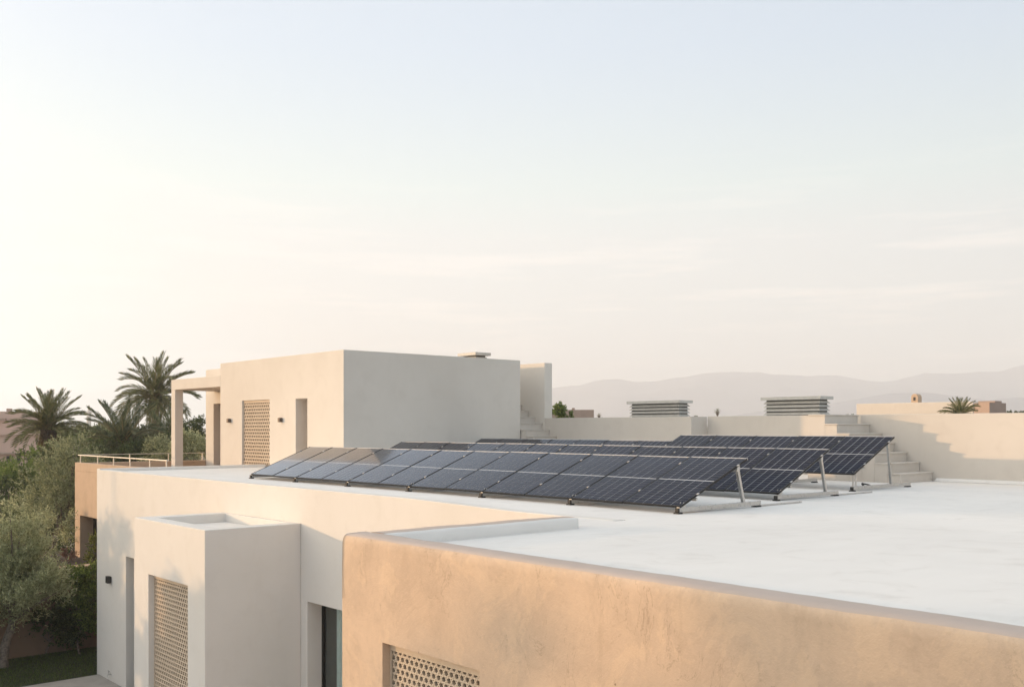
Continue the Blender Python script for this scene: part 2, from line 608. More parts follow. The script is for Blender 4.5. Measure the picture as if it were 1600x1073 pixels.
def ridge(name, dist, crest, depth, seed, rough):
    xs = np.arange(200, 1960, 8.0)
    cx = [c[0] for c in crest]
    cyy = [c[1] for c in crest]
    ys = np.interp(xs, cx, cyy)
    nt = 22
    b = MB()
    idx = {}
    for i, x in enumerate(xs):
        htop = (669.0 - ys[i]) / 1528.0 * dist
        for j in range(nt + 1):
            t = j / nt
            if t <= 0.75:
                s = t / 0.75
                prof = s ** 1.35
            else:
                s = (1 - t) / 0.25
                prof = s ** 0.8
            d = dist - depth * 0.75 + depth * t
            rgt = (x - 800.0) / 1528.0 * dist * (0.8 + 0.2 * d / dist)
            q = Vector((rgt * 0.0035, d * 0.0035, seed))
            nz = mnoise.fractal(q, 0.9, 2.1, 6)
            h = htop * prof + nz * rough * min(1, max(0, htop / 60)) * (1 - abs(prof - 0.45)) * prof ** 0.5 * (1 - prof) * 3.0
            h += mnoise.fractal(q * 4.0, 0.9, 2.1, 4) * rough * 0.07 * prof * min(1, max(0, htop / 60))
            idx[i, j] = len(b.v)
            b.v.append(frame_pt(rgt, d, max(GZ - 0.5, GZ + h + 7.0 * prof)))
    for i in range(len(xs) - 1):
        for j in range(nt):
            b.f.append((idx[i, j], idx[i + 1, j], idx[i + 1, j + 1], idx[i, j + 1]))
    tag(b.build(name, M['mountain'], smooth=True), kind='structure')


ridge('mountain_range', 4300,
      [(200, 668), (420, 668), (600, 640), (760, 612), (862, 602.5), (902, 599), (940, 590.5), (965, 590.5), (990, 594.5),
       (1015, 594), (1047, 587), (1065, 587), (1102, 579), (1115, 577.5), (1140, 578), (1177, 577.5), (1202, 581),
       (1240, 584), (1262, 586), (1300, 582.5), (1330, 587), (1372, 594), (1400, 590), (1425, 584), (1440, 579),
       (1470, 581), (1512, 579), (1562, 577), (1585, 569), (1600, 565), (1660, 562), (1740, 568), (1830, 563), (1960, 575)],
      1500, 3.1, 60)
ridge('foothill_range', 2700,
      [(200, 668), (980, 668), (1100, 655), (1200, 640), (1290, 630), (1337, 622), (1372, 614), (1407, 610), (1450, 611),
       (1500, 618), (1540, 622), (1600, 619), (1680, 612), (1800, 622), (1960, 630)],
      900, 8.7, 30)

# ------------------------------------------------------------------ the white house
DARK = M['room_shade']
XF = 9.93
house = thing('white_house', (XF, 20, GZ), 'long white rendered house with flat white roof under the solar arrays', 'house')
cuts = [(XF - 1, XF + 0.42, 15.2, 17.457, GZ - 1, -2.21),      # glazed door
        (XF - 1, XF + 0.5, 26.82, 27.42, GZ - 1, -2.28)]        # slot window
w = MB()
poly = [(9.15, GZ - 0.3), (29.75, GZ - 0.3), (29.75, 0.055), (14.0, 0.055), (11.2, 0.004), (9.15, 0.004)]
w.add([(x, y, z) for x in (XF, XF + 0.8) for y, z in poly],
      [(0, 1, 2, 3, 4, 5), (11, 10, 9, 8, 7, 6)] + [((i + 1) % 6, i, 6 + i, 6 + (i + 1) % 6) for i in range(6)])
w.build('front_wall', M['white'], house, cut=cuts + [(XF + 0.24, XF + 2, 8.9, 29.5, -0.05, 1.0)], bevel=0.012)
MB().box(XF + 0.802, 24.07, 9.15, 29.75, GZ - 0.3, -0.05).build('wall', M['white'], house)
MB().box(XF + 0.24, 24.0, 9.1, 29.5, -0.048, 0.0).build('roof_deck', M['roof'], house)
MB().box(XF + 0.004, 15.25, 29.502, 29.748, -0.04, 0.085).build('back_kerb', M['white'], house, bevel=0.012)
# slot window glass and door
fr = MB().box(XF + 0.40, XF + 0.46, 26.83, 27.41, GZ, -2.29).build('slot_window', M['black_frame'], house)
door = MB()
for y0, y1 in ((17.40, 17.455), (16.33, 16.40), (15.21, 15.27)):
    door.box(XF + 0.33, XF + 0.40, y0, y1, GZ, -2.212)
door.box(XF + 0.331, XF + 0.399, 15.28, 17.39, -2.29, -2.213)
dobj = door.build('glazed_door', M['black_frame'], house)
MB().box(XF + 0.355, XF + 0.365, 15.27, 16.33, GZ, -2.29).build('pane', M['glass'], dobj)
MB().box(XF + 0.356, XF + 0.366, 16.40, 17.40, GZ, -2.29).build('pane', M['glass'], dobj)
# curtain: soft folds behind the glass
cb = MB()
ny = 60
for i in range(ny + 1):
    y = 15.3 + (16.98 - 15.3) * i / ny
    x = XF + 0.40 + 0.014 * math.sin(i * 1.15) + 0.004 * math.sin(i * 2.7)
    cb.v += [(x, y, GZ), (x, y, -2.32)]
for i in range(ny):
    cb.f.append((2 * i, 2 * i + 2, 2 * i + 3, 2 * i + 1))
cb.build('curtain', M['curtain'], dobj, smooth=True)
MB().box(XF + 0.417, XF + 0.4195, 16.985, 17.45, GZ, -2.22).build('shade_sheet', DARK, dobj)  # dark strip beside the curtain, painted as the shade of the room


# lattice of six-pointed stars with small gaps between them, cut in stone
def lattice(name, parent, x, y0, y1, z0, z1, pitch, thick, star=0.90, squash=1.0):
    b = MB()
    Rh = pitch / math.sqrt(3)
    rows = int((z1 - z0) / (1.5 * Rh * squash)) + 2
    cols = int((y1 - y0) / pitch) + 2
    for r in range(rows):
        for c in range(cols):
            cyy = y0 + c * pitch + (pitch / 2 if r % 2 else 0)
            cz_ = z1 - r * 1.5 * Rh * squash
            if not (y0 - 0.2 * pitch <= cyy <= y1 + 0.2 * pitch and z0 - Rh * 0.2 <= cz_ <= z1 + Rh * 0.2):
                continue
            outer, inner = [], []
            for kk in range(6):
                a = math.pi / 6 + kk * math.pi / 3
                a2 = a + math.pi / 3
                p = Vector((math.cos(a), math.sin(a))) * Rh
                q = Vector((math.cos(a2), math.sin(a2))) * Rh
                outer += [p.lerp(q, 0.17), p.lerp(q, 0.83)]
            for kk in range(12):
                a = math.pi / 6 + (kk + 0.5) * math.pi / 6
                rr = Rh * star * (0.80 if kk % 2 else 0.56)
                inner.append(Vector((math.cos(a), math.sin(a))) * rr)
            base = len(b.v)
            for xx in (x, x + thick):
                for ring in (outer, inner):
                    for p in ring:
                        yy = min(max(cyy + p.x, y0), y1)
                        zz = min(max(cz_ + p.y * squash, z0), z1)
                        b.v.append((xx, yy, zz))
            for kk in range(12):
                k2 = (kk + 1) % 12
                b.f.append((base + kk, base + 12 + kk, base + 12 + k2, base + k2))            # front
                b.f.append((base + 12 + kk, base + 36 + kk, base + 36 + k2, base + 12 + k2))  # hole side
                if kk % 2:
                    b.f.append((base + kk, base + k2, base + 24 + k2, base + 24 + kk))
    return b.build(name, M['lattice'], parent)


def screen_window(parent, x, y0, y1, z0, z1, inset, pitch, frame=0.05, squash=1.0):
    """stone lattice in a deep opening, with a frame round it and a dark sheet behind that paints the room shade"""
    fr_ = MB()
    fx0, fx1 = x + inset - 0.012, x + inset + 0.05
    fr_.box(fx0, fx1, y0 + 0.003, y1 - 0.003, z1 - frame - 0.04, z1 - 0.003)
    fr_.box(fx0, fx1, y0 + 0.003, y0 + frame * 0.5, z0, z1 - frame - 0.043)
    fr_.box(fx0, fx1, y1 - frame * 0.5, y1 - 0.003, z0, z1 - frame - 0.043)
    o = fr_.build('screen_frame', M['lattice'], parent)
    sc_ = lattice('lattice_screen', o, x + inset, y0 + frame * 0.5 + 0.001, y1 - frame * 0.5 - 0.001, z0 + 0.01, z1 - frame - 0.044,
            pitch, 0.03, squash=squash)
    sc_['kind'] = 'stuff'
    MB().box(x + inset + 0.2, x + inset + 0.21, y0 + 0.004, y1 - 0.004, z0 + 0.004, z1 - 0.004).build('shade_sheet', DARK, o)  # dark sheet puts room shade behind the lattice holes
    return o


# ------------------------------------------------------------------ the projecting box bay
XB = 7.895
bay = thing('box_bay', (XB, 19.5, GZ), 'white box bay with tall lattice window standing out from the white house', 'house bay')
MB().box(XB, XF - 0.002, 17.714, 21.287, GZ - 0.2, -0.655).build(
    'wall', M['white'], bay, bevel=0.012,
    cut=[(XB + 0.36, XF - 0.11, 18.05, 20.93, -0.86, 1.0), (XB - 1, XB + 0.38, 18.505, 20.50, GZ - 1, -1.80)])
MB().box(XB + 0.37, XF - 0.12, 18.06, 20.92, -0.858, -0.845).build('roof_deck', M['roof'], bay)
screen_window(bay, XB, 18.505, 20.50, GZ, -1.80, 0.13, 0.105, 0.05)

# ------------------------------------------------------------------ the tan wing
XT = 5.6
YT = 9.10
tan_wing = thing('tan_wing', (XT, 4, GZ), 'tan earth-rendered wing with rough plaster wall in the foreground', 'house wing')
MB().box(XT + 0.02, 24.05, -9, YT - 0.02, GZ - 0.2, -0.06).build('core', M['tan'], tan_wing,
    cut=[(XT - 1, XT + 0.5, 6.78, 8.33, -3.2, -0.905)])
MB().box(XT + 0.35, 24.0, -8.9, YT - 0.35, -0.06, 0.0).box(8.85, 24.0, YT - 0.35, YT, -0.06, 0.0).box(8.85, XF - 0.003, YT, 10.0, -0.06, 0.0).build('roof_deck', M['roof'], tan_wing)
# hand-trowelled skin of the front wall: a swept profile with an uneven rounded rim
prof = [(0.0, -0.55), (0.0, -0.25), (0.0, -0.05), (0.0, 0.04), (0.006, 0.09), (0.024, 0.122), (0.055, 0.138),
        (0.12, 0.142), (0.22, 0.142), (0.30, 0.14), (0.335, 0.13), (0.345, 0.11), (0.348, 0.05), (0.348, -0.02)]


def sweep(a, b, inward, name, mats, parent, step, seed, amp=0.006, rim=3, endcap=False):
    """profile swept from a to b; 'inward' is the direction from outer face to inner face"""
    a, b, inward = Vector(a), Vector(b), Vector(inward)
    n = max(2, int((b - a).length / step))
    mb = MB()
    m = len(prof)
    for i in range(n + 1):
        p = a.lerp(b, i / n)
        for j, (u, z) in enumerate(prof):
            q = p + inward * u + Vector((0, 0, z))
            k = 0.0 if j == 0 else amp * (1.6 if 4 <= j <= 7 else 1.0)
            nz = mnoise.noise_vector(q * 1.7 + Vector((seed, 0, 0))) * 0.7 + mnoise.noise_vector(q * 7.0) * 0.45
            q = q + nz * k
            mb.v.append(tuple(q))
    for i in range(n):
        for j in range(m - 1):
            mb.f.append((i * m + j, (i + 1) * m + j, (i + 1) * m + j + 1, i * m + j + 1))
    if endcap:
        mb.f.append(tuple(n * m + j for j in range(m)))
        mb.f.append(tuple(j for j in range(m))[::-1])
    me_o = mb.build(name, mats[0], parent, smooth=True)
    me_o.data.materials.append(mats[1])
    me_o.data.materials.append(mats[2])
    for i in range(n):
        for j in range(m - 1):
            me_o.data.polygons[i * (m - 1) + j].material_index = 0 if j < 5 else (1 if j < 9 else 2)
    return me_o


sweep((XT, -9, 0), (XT, YT, 0), (1, 0, 0), 'front_parapet', (M['tan'], M['coping'], M['roof']), tan_wing, 0.06, 1.3, endcap=True)
sweep((XT + 0.335, YT, 0), (8.86, YT, 0), (0, -1, 0), 'end_parapet', (M['tan'], M['coping'], M['roof']), tan_wing, 0.06, 4.1, endcap=True)
MB().box(XT + 0.349, 8.83, YT - 0.37, YT - 0.349, -0.02, 0.012).build('end_flashing', M['roof'], tan_wing)
wallskin = MB()
wallskin.box(XT + 0.0, XT + 0.019, -9, YT - 0.003, GZ - 0.2, -0.55)
wallskin.build('front_wall', M['tan'], tan_wing, cut=[(XT - 1, XT + 1, 6.78, 8.33, -3.2, -0.905)])
screen_window(tan_wing, XT, 6.78, 8.33, -3.2, -0.905, 0.105, 0.080, 0.05, 0.93)

# ------------------------------------------------------------------ terrace wing behind
terr = thing('terrace_wing', (12, 34, GZ), 'sand coloured wing with roof terrace beside the garden', 'house wing')
MB().box(11.98, 22.0, 29.76, 38.28, GZ - 0.2, -0.32).build('wall', M['terra'], terr, bevel=0.015,
    cut=[(11, 12.6, 34.9, 37.70, -3.9, -1.95)])
par = MB()
par.box(11.98, 12.2, 29.76, 38.28, -0.32, 0.0)
par.build('side_parapet', M['terra'], terr, bevel=0.012)
MB().box(12.2, 22.0, 38.06, 38.28, -0.32, -0.02).build('back_parapet', M['terra'], terr, bevel=0.012)
MB().box(12.2, 22.0, 29.76, 38.06, -0.32, -0.3).build('terrace_floor', M['tile'], terr)
MB().box(12.45, 12.5, 34.91, 37.69, -3.88, -1.96).build('window', M['black_frame'], terr)
MB().box(12.36, 12.45, 36.2, 36.32, -3.88, -1.96).build('window_post', M['brown'], terr)

# railing along two sides of the terrace
rail = thing('terrace_railing', (12.08, 37.9, 0), 'slim pale steel railing round the roof terrace', 'railing')
hr = MB().box(12.05, 12.11, 29.8, 38.17, 0.255, 0.29)
hr.build('handrail', M['rail'], rail, bevel=0.006)
MB().box(12.112, 17.0, 38.14, 38.17, 0.265, 0.29).build('handrail', M['rail'], rail)
for y in (37.95, 36.1, 34.5, 32.95, 31.25, 29.9):
    MB().box(12.065, 12.095, y - 0.015, y + 0.015, 0.0, 0.255).build('post', M['rail'], rail)
for x in (13.97, 15.5, 16.9):
    MB().box(x - 0.015, x + 0.015, 38.14, 38.17, -0.02, 0.265).build('post', M['rail'], rail)

# ------------------------------------------------------------------ rooftop pavilion
XP = 15.25
pav = thing('rooftop_pavilion', (18.5, 29, 0), 'cream rooftop pavilion with porch, lattice window and tall door slot', 'pavilion')
MB().box(XP, 22.2, 24.70, 32.93, -0.3, 3.575).build('main_wall', M['cream'], pav, bevel=0.012,
    cut=[(XP - 1, XP + 0.3, 29.257, 31.237, -0.4, 2.212), (XP - 1, XP + 0.6, 26.81, 27.527, -0.4, 2.197),
         (XP + 0.25, 21.95, 24.95, 32.68, 3.3, 4)])
MB().box(XP + 0.26, 21.94, 24.96, 32.67, 3.30, 3.31).build('roof_deck', M['roof'], pav)
screen_window(pav, XP, 29.257, 31.237, -0.3, 2.212, 0.07, 0.13, 0.045)
MB().box(XP + 0.5, XP + 0.55, 26.82, 27.52, -0.3, 2.19).build('door', M['wood_door'], pav)
MB().box(17.0, 22.19, 32.935, 38.05, -0.3, 3.64).build('rear_wall', M['cream'], pav, bevel=0.012,
    cut=[(16, 17.4, 36.4, 37.32, -0.4, 2.25)])
MB().box(17.3, 17.35, 36.41, 37.31, -0.3, 2.24).build('door', M['wood_door'], pav)
MB().box(XP, 16.998, 32.935, 37.28, 2.752, 3.15).build('porch_roof', M['cream'], pav, bevel=0.012)
MB().box(XP + 0.001, 15.57, 36.91, 37.279, -0.3, 2.752).build('porch_column', M['cream'], pav, bevel=0.012)


def wall_lamp(p, label, mat, w_=0.12, h_=0.14, group=None):
    t = thing('wall_lamp', p, label, 'wall lamp', group)
    x, y, z = p
    MB().box(x - 0.02, x, y - w_ * 0.4, y + w_ * 0.4, z - h_ * 0.4, z + h_ * 0.4).build('back_plate', mat, t)
    MB().box(x - 0.12, x - 0.02, y - w_ / 2, y + w_ / 2, z - h_ / 2, z + h_ / 2).build('lamp_body', mat, t, bevel=0.006)
    return t


wall_lamp((XP, 32.12, 1.54), 'small bronze wall lamp nearest the porch on the pavilion', M['lamp'])
wall_lamp((XP, 28.42, 1.54), 'small bronze wall lamp between lattice window and door slot', M['lamp'])
wall_lamp((XF, 28.6, -3.05), 'small black wall lamp low on the white house corner', M['dark_lamp'], 0.17, 0.2)
tp = thing('garden_tap', (XF, 28.55, -5.75), 'small metal garden tap low on the white wall', 'tap')
MB().tube([(XF, 28.55, -5.75), (XF - 0.09, 28.55, -5.75), (XF - 0.11, 28.55, -5.82)], 0.022, 8).build('spout', M['alu'], tp)
MB().tube([(XF - 0.07, 28.55, -5.74), (XF - 0.07, 28.55, -5.66)], 0.012, 6).tube(
    [(XF - 0.07, 28.49, -5.65), (XF - 0.07, 28.61, -5.65)], 0.012, 6).build('handle', M['alu'], tp)


# ------------------------------------------------------------------ parapets, stairs and upper roof
def wallthing(name, label, x0, x1, y0, y1, z0, z1, mat, cat='parapet wall'):
    return tag(MB().box(x0, x1, y0, y1, z0, z1).build(name, mat, bevel=0.012, loc=((x0 + x1) / 2, (y0 + y1) / 2, z0)), label, cat)


wallthing('stair_wall', 'tall narrow wall rising beside the stair at the pavilion', 23.30, 23.66, 24.663, 31, 0.0, 3.545, M['cream'])
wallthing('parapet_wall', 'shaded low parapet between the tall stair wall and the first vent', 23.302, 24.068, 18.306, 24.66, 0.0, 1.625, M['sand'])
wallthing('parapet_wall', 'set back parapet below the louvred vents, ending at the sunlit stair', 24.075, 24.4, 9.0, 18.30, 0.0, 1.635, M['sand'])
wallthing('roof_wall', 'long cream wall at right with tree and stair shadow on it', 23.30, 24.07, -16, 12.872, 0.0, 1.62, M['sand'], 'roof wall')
# cant strip where membrane meets the wall
cs = MB()
cs.add([(23.18, -9, 0.004), (23.298, -9, 0.075), (23.298, 10.9, 0.075), (23.18, 10.9, 0.004), (23.298, -9, 0.0), (23.298, 10.9, 0.0)],
       [(0, 3, 2, 1), (0, 1, 4), (3, 5, 2), (1, 2, 5, 4)])
cs.build('cant_strip', M['roof'], house)
up = MB().box(24.4, 36, 8, 31, 1.1, 1.32)
tag(up.build('upper_roof', M['roof'], loc=(30, 20, 1.1)), 'higher flat roof carrying the two louvred vents', 'roof')


def stair(label, x0, x1, ys, zs, yend, mat):
    """steps climb towards +y; ys = front of each step, zs = its top"""
    t = thing('roof_stair', ((x0 + x1) / 2, ys[0], 0), label, 'stair', None)
    for i, (y, z) in enumerate(zip(ys, zs)):
        y1 = ys[i + 1] if i + 1 < len(ys) else yend
        if i + 1 < len(ys):
            y1 -= 0.001
        MB().box(x0 + 0.025, x1, y + 0.028, y1 + 0.027, 0.0, z - 0.03).build('step', mat, t, bevel=0.006)
        MB().box(x0, x1, y, y1 + 0.03 if i + 1 < len(ys) else y1, z - 0.03, z).build('tread', mat, t, bevel=0.006)
    return t


ys = [10.97 + 0.325 * i for i in range(7)]
zs = [0.222 + 0.2325 * i for i in range(7)]
stair('cream stair of seven steps at right behind the raised array', 21.70, 23.295, ys, zs, 13.40, M['steps'])
ys = [22.60 + 0.36 * i for i in range(16)]
zs = [0.22 * (i + 1) - 0.09 for i in range(16)]
stair('cream stair climbing beside the shaded wall of the pavilion', 22.21, 23.295, ys, zs, 30.5, M['steps'])


# ------------------------------------------------------------------ louvred vents
def vent(label, x0, x1, y0, y1, zbase, ztop, n):
    t = thing('roof_vent', ((x0 + x1) / 2, (y0 + y1) / 2, zbase), label, 'roof vent', 'louvred vents on the roofs')
    ov = 0.09
    MB().box(x0 - ov, x1 + ov, y0 - ov, y1 + ov, ztop - 0.1, ztop).build('cap', M['louvre'], t, bevel=0.006)
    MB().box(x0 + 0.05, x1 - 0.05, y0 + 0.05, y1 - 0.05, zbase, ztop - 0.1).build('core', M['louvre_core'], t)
    pitch = (ztop - 0.13 - zbase) / n
    for i in range(n):
        zt = ztop - 0.135 - i * pitch
        zb = zt - pitch * 0.62
        s = MB()
        o_ = 0.02
        ring_o = [(x0 - o_, y0 - o_, zb), (x1 + o_, y0 - o_, zb), (x1 + o_, y1 + o_, zb), (x0 - o_, y1 + o_, zb)]
        ring_i = [(x0 + 0.05, y0 + 0.05, zt), (x1 - 0.05, y0 + 0.05, zt), (x1 - 0.05, y1 - 0.05, zt), (x0 + 0.05, y1 - 0.05, zt)]
        th = 0.012
        low_o = [(a, b_, c - th) for a, b_, c in ring_o]
        low_i = [(a, b_, c - th) for a, b_, c in ring_i]
        s.add(ring_o + ring_i + low_o + low_i,
              [(k, (k + 1) % 4, 4 + (k + 1) % 4, 4 + k) for k in range(4)] +
              [(8 + (k + 1) % 4, 8 + k, 12 + k, 12 + (k + 1) % 4) for k in range(4)] +
              [((k + 1) % 4, k, 8 + k, 8 + (k + 1) % 4) for k in range(4)])
        s.build('slat', M['louvre'], t)
    return t


vent('wide louvred roof vent left of the two, above the shaded parapet', 27.09, 27.66, 21.81, 24.10, 1.32, 2.26, 7)
vent('wide louvred roof vent right of the two, beside the sunlit stair', 27.09, 27.66, 16.33, 18.32, 1.32, 2.27, 7)
vent('small louvred vent on top of the pavilion roof', 20.95, 21.45, 25.55, 26.35, 3.31, 3.84, 4)

# ------------------------------------------------------------------ solar arrays
PW, PL, PITCH = 1.13, 1.83, 1.15


def panel_meshes():
    # local: x up the slope, y across, z = out of the glass (top of frame at 0)
    s = MB().box(0.010, PL - 0.010, 0.010, PW - 0.010, -0.012, -0.0065)
    sheet = s.mesh('solar_panel', M['sheet'])
    f_ = MB()
    fw_ = 0.013
    f_.box(0, fw_, 0, PW, -0.035, 0.0)
    f_.box(PL - fw_, PL, 0, PW, -0.035, 0.0)
    f_.box(fw_, PL - fw_, 0, fw_, -0.0349, 0.0)
    f_.box(fw_, PL - fw_, PW - fw_, PW, -0.0349, 0.0)
    frame_ = f_.mesh('frame', M['frame'])
    frame_.materials.append(M['steel'])
    for q in range(6, 12):
        frame_.polygons[q].material_index = 1  # upper edge in bright steel paints in the gleam of the sky
    c = MB()
    ncol, nrow = 6, 10
    cg, rg, mg = 0.009, 0.0038, 0.024
    my, mx = 0.022, 0.024
    cw = (PW - 2 * my - (ncol - 1) * cg) / ncol
    ch = (PL - 2 * mx - mg - 2 * (nrow - 1) * rg) / (2 * nrow)
    for i in range(ncol):
        y0 = my + i * (cw + cg)
        for half in range(2):
            for j in range(nrow):
                x0 = mx + half * (nrow * ch + (nrow - 1) * rg + mg) + j * (ch + rg)
                z = -0.0045
                c.add([(x0, y0, z), (x0 + ch, y0, z), (x0 + ch, y0 + cw, z), (x0, y0 + cw, z)], [(0, 1, 2, 3)])
    cells = c.mesh('cell_grid', M['cell'])
    cl = MB().box(-0.025, 0.025, -0.016, 0.016, -0.004, 0.005).box(-0.009, 0.009, -0.007, 0.007, 0.005, 0.010)
    clamp = cl.mesh('clamp', M['steel'])
    return sheet, frame_, cells, clamp


P_SHEET, P_FRAME, P_CELL, P_CLAMP = panel_meshes()


def solar_row(label, xf, zf, xb, zb, y0, n, beam_end, tie=None, raised=False):
    t = thing('solar_array', (xf, y0, 0), label, 'solar array', 'rows of solar panels on the white roof')
    tilt = math.atan2(zb - zf, xb - xf)
    ct, st = math.cos(tilt), math.sin(tilt)
    rj = random.Random(int(xf * 100))
    for i in range(n):
        p = link_copy(P_SHEET, 'solar_panel', t, (0, i * PITCH, zf + rj.uniform(-0.003, 0.003)), (rj.uniform(-0.0015, 0.0015), -tilt + rj.uniform(-0.0025, 0.0025), 0))
        link_copy(P_FRAME, 'frame', p)
        link_copy(P_CELL, 'cell_grid', p)['kind'] = 'stuff'
    for i in range(0, n + 1):
        for fr_ in (0.24, 0.84):
            s = PL * fr_
            y = i * PITCH - (PITCH - PW) / 2
            if i == 0:
                y = -0.012
            if i == n:
                y = n * PITCH - (PITCH - PW) + 0.012
            link_copy(P_CLAMP, 'clamp', t, (s * ct, y, zf + s * st + 0.001), (0, -tilt, 0))
    # purlins under the panels
    for fr_ in (0.2, 0.8):
        s = PL * fr_
        a = Vector((xf + s * ct + 0.055 * st, y0 - 0.03, zf + s * st - 0.055 * ct))
        b = a + Vector((0, n * PITCH + 0.04, 0))
        MB().bar(a, b, 0.04, 0.034, (ct, 0, st)).build('purlin', M['alu'], t)
    # triangular supports every two panels
    ks = list(range(0, n + 1, 2))
    if ks[-1] != n:
        ks.append(n)
    for k in ks:
        y = y0 + k * PITCH + (0.035 if k == 0 else (-0.06 if k == n else 0))
        MB().box(xf - 0.0, beam_end, y - 0.03, y + 0.03, 0.024, 0.098).build('base_beam', M['alu'], t, bevel=0.004)
        MB().box(xf - 0.05, xf + 0.05, y - 0.05, y + 0.05, 0.0, 0.023).box(xf - 0.035, xf - 0.002, y - 0.033, y + 0.033, 0.027, 0.09).build('rubber_foot', M['rubber'], t, bevel=0.004)
        MB().box(beam_end - 0.16, beam_end - 0.02, y - 0.05, y + 0.05, 0.0, 0.023).build('rubber_foot', M['rubber'], t, bevel=0.004)
        # front leg
        sx = 0.2 * PL if not raised else 0.16 * PL
        topx, topz = xf + sx * ct * 0.35, zf + sx * st * 0.35 - 0.04
        fl = MB().bar((xf + 0.075, y - 0.03, 0.085), (topx, y - 0.03, topz + 0.03), 0.006, 0.055)
        fl.bar((xf + 0.075, y + 0.03, 0.085), (topx, y + 0.03, topz + 0.03), 0.006, 0.055)
        fl.build('front_leg', M['alu'], t)
        MB().box(topx - 0.03, topx + 0.03, y - 0.032, y + 0.032, topz - 0.035, topz + 0.012).build('bracket', M['steel'], t, bevel=0.004)
        # rear leg
        s = PL * 0.86
        rx, rz = xf + s * ct, zf + s * st - 0.05
        MB().bar((rx + (0.17 if not raised else 0.15), y, 0.085), (rx, y, rz), 0.05, 0.05).build('rear_leg', M['alu'], t, bevel=0.004)
        MB().box(rx - 0.03, rx + 0.035, y - 0.034, y + 0.034, rz - 0.05, rz + 0.03).build('bracket', M['steel'], t, bevel=0.006)
        if tie and k == 0:
            MB().box(beam_end + 0.001, tie, y - 0.015, y + 0.015, 0.004, 0.03).build('tie_bar', M['alu'], t)
    return t


solar_row('nearest long row of twelve dark solar panels along the roof edge', 11.47, 0.118, 13.16, 0.79, 9.22, 12, 13.55, tie=14.77)
solar_row('middle long row of solar panels behind the nearest row', 14.83, 0.142, 16.50, 0.887, 9.75, 12, 16.85, tie=18.14)
solar_row('short raised row of five solar panels in front of the right stair', 18.20, 0.363, 19.93, 1.13, 10.20, 5, 20.6, raised=True)
solar_row('low rear row of solar panels ending below the pavilion stair', 18.83, 0.20, 20.50, 0.945, 16.75, 7, 20.9)

cab = MB()
pts = []
for i in range(26):
    a = math.pi * (i / 25)
    pts.append((19.4 + 0.28 * math.cos(a) + 0.03 * math.sin(a * 5), 10.62 + 0.12 * math.sin(a * 1.6), 0.03 + 0.07 * math.sin(a)))
cab.tube(pts, 0.016, 6)
tag(cab.build('cable', M['rubber'], smooth=True, loc=(19.4, 10.6, 0)), 'dark cable looped on the roof beside the raised row', 'cable')

# ------------------------------------------------------------------ garden walls and lawn
gw = thing('retaining_wall', (4, 33.7, GZ), 'brown rendered garden wall behind the lawn and olive tree', 'garden wall')
MB().box(-20, 11.975, 33.55, 33.9, GZ - 0.2, -3.36).build('wall', M['garden_wall'], gw)
MB().box(-20, 11.974, 33.51, 33.94, -3.36, -3.26).build('coping', M['terra'], gw, bevel=0.01)
tag(MB().box(-20, 11.97, 33.9, 48, GZ, -3.5).build('garden_bank', M['soil']), kind='structure')
tag(MB().box(-12, 11.9, 29.62, 33.5, GZ, GZ + 0.03).build('lawn', simple('lawn_soil', (0.03, 0.036, 0.014), 0.95, 0, 0.3, 4)), kind='structure')
tag(MB().box(-14, XF - 0.004, 10, 29.55, GZ, GZ + 0.06).build('path', M['paving'], bevel=0.01), kind='structure')

# ------------------------------------------------------------------ vegetation
def leaves_mesh(name, mat, centres, dirs, lengths, widths, rs, fold=0.0):
    n = len(centres)
    rnd = rs.normal(size=(n, 3))
    side = np.cross(dirs, rnd)
    side /= np.linalg.norm(side, axis=1)[:, None] + 1e-9
    L = lengths[:, None]
    W = widths[:, None]
    v = np.empty((n, 4, 3))
    v[:, 0] = centres
    v[:, 1] = centres + dirs * L * 0.45 + side * W * 0.5
    v[:, 2] = centres + dirs * L
    v[:, 3] = centres + dirs * L * 0.45 - side * W * 0.5
    me = bpy.data.meshes.new(name)
    me.vertices.add(n * 4)
    me.vertices.foreach_set('co', v.reshape(-1).astype(np.float32))
    me.loops.add(n * 4)
    me.loops.foreach_set('vertex_index', np.arange(n * 4, dtype=np.int32))
    me.polygons.add(n)
    me.polygons.foreach_set('loop_start', np.arange(0, n * 4, 4, dtype=np.int32))
    me.polygons.foreach_set('loop_total', np.full(n, 4, dtype=np.int32))
    me.materials.append(mat)
    me.update(calc_edges=True)
    return me


def unit(a):
    return a / (np.linalg.norm(a, axis=-1)[..., None] + 1e-9)


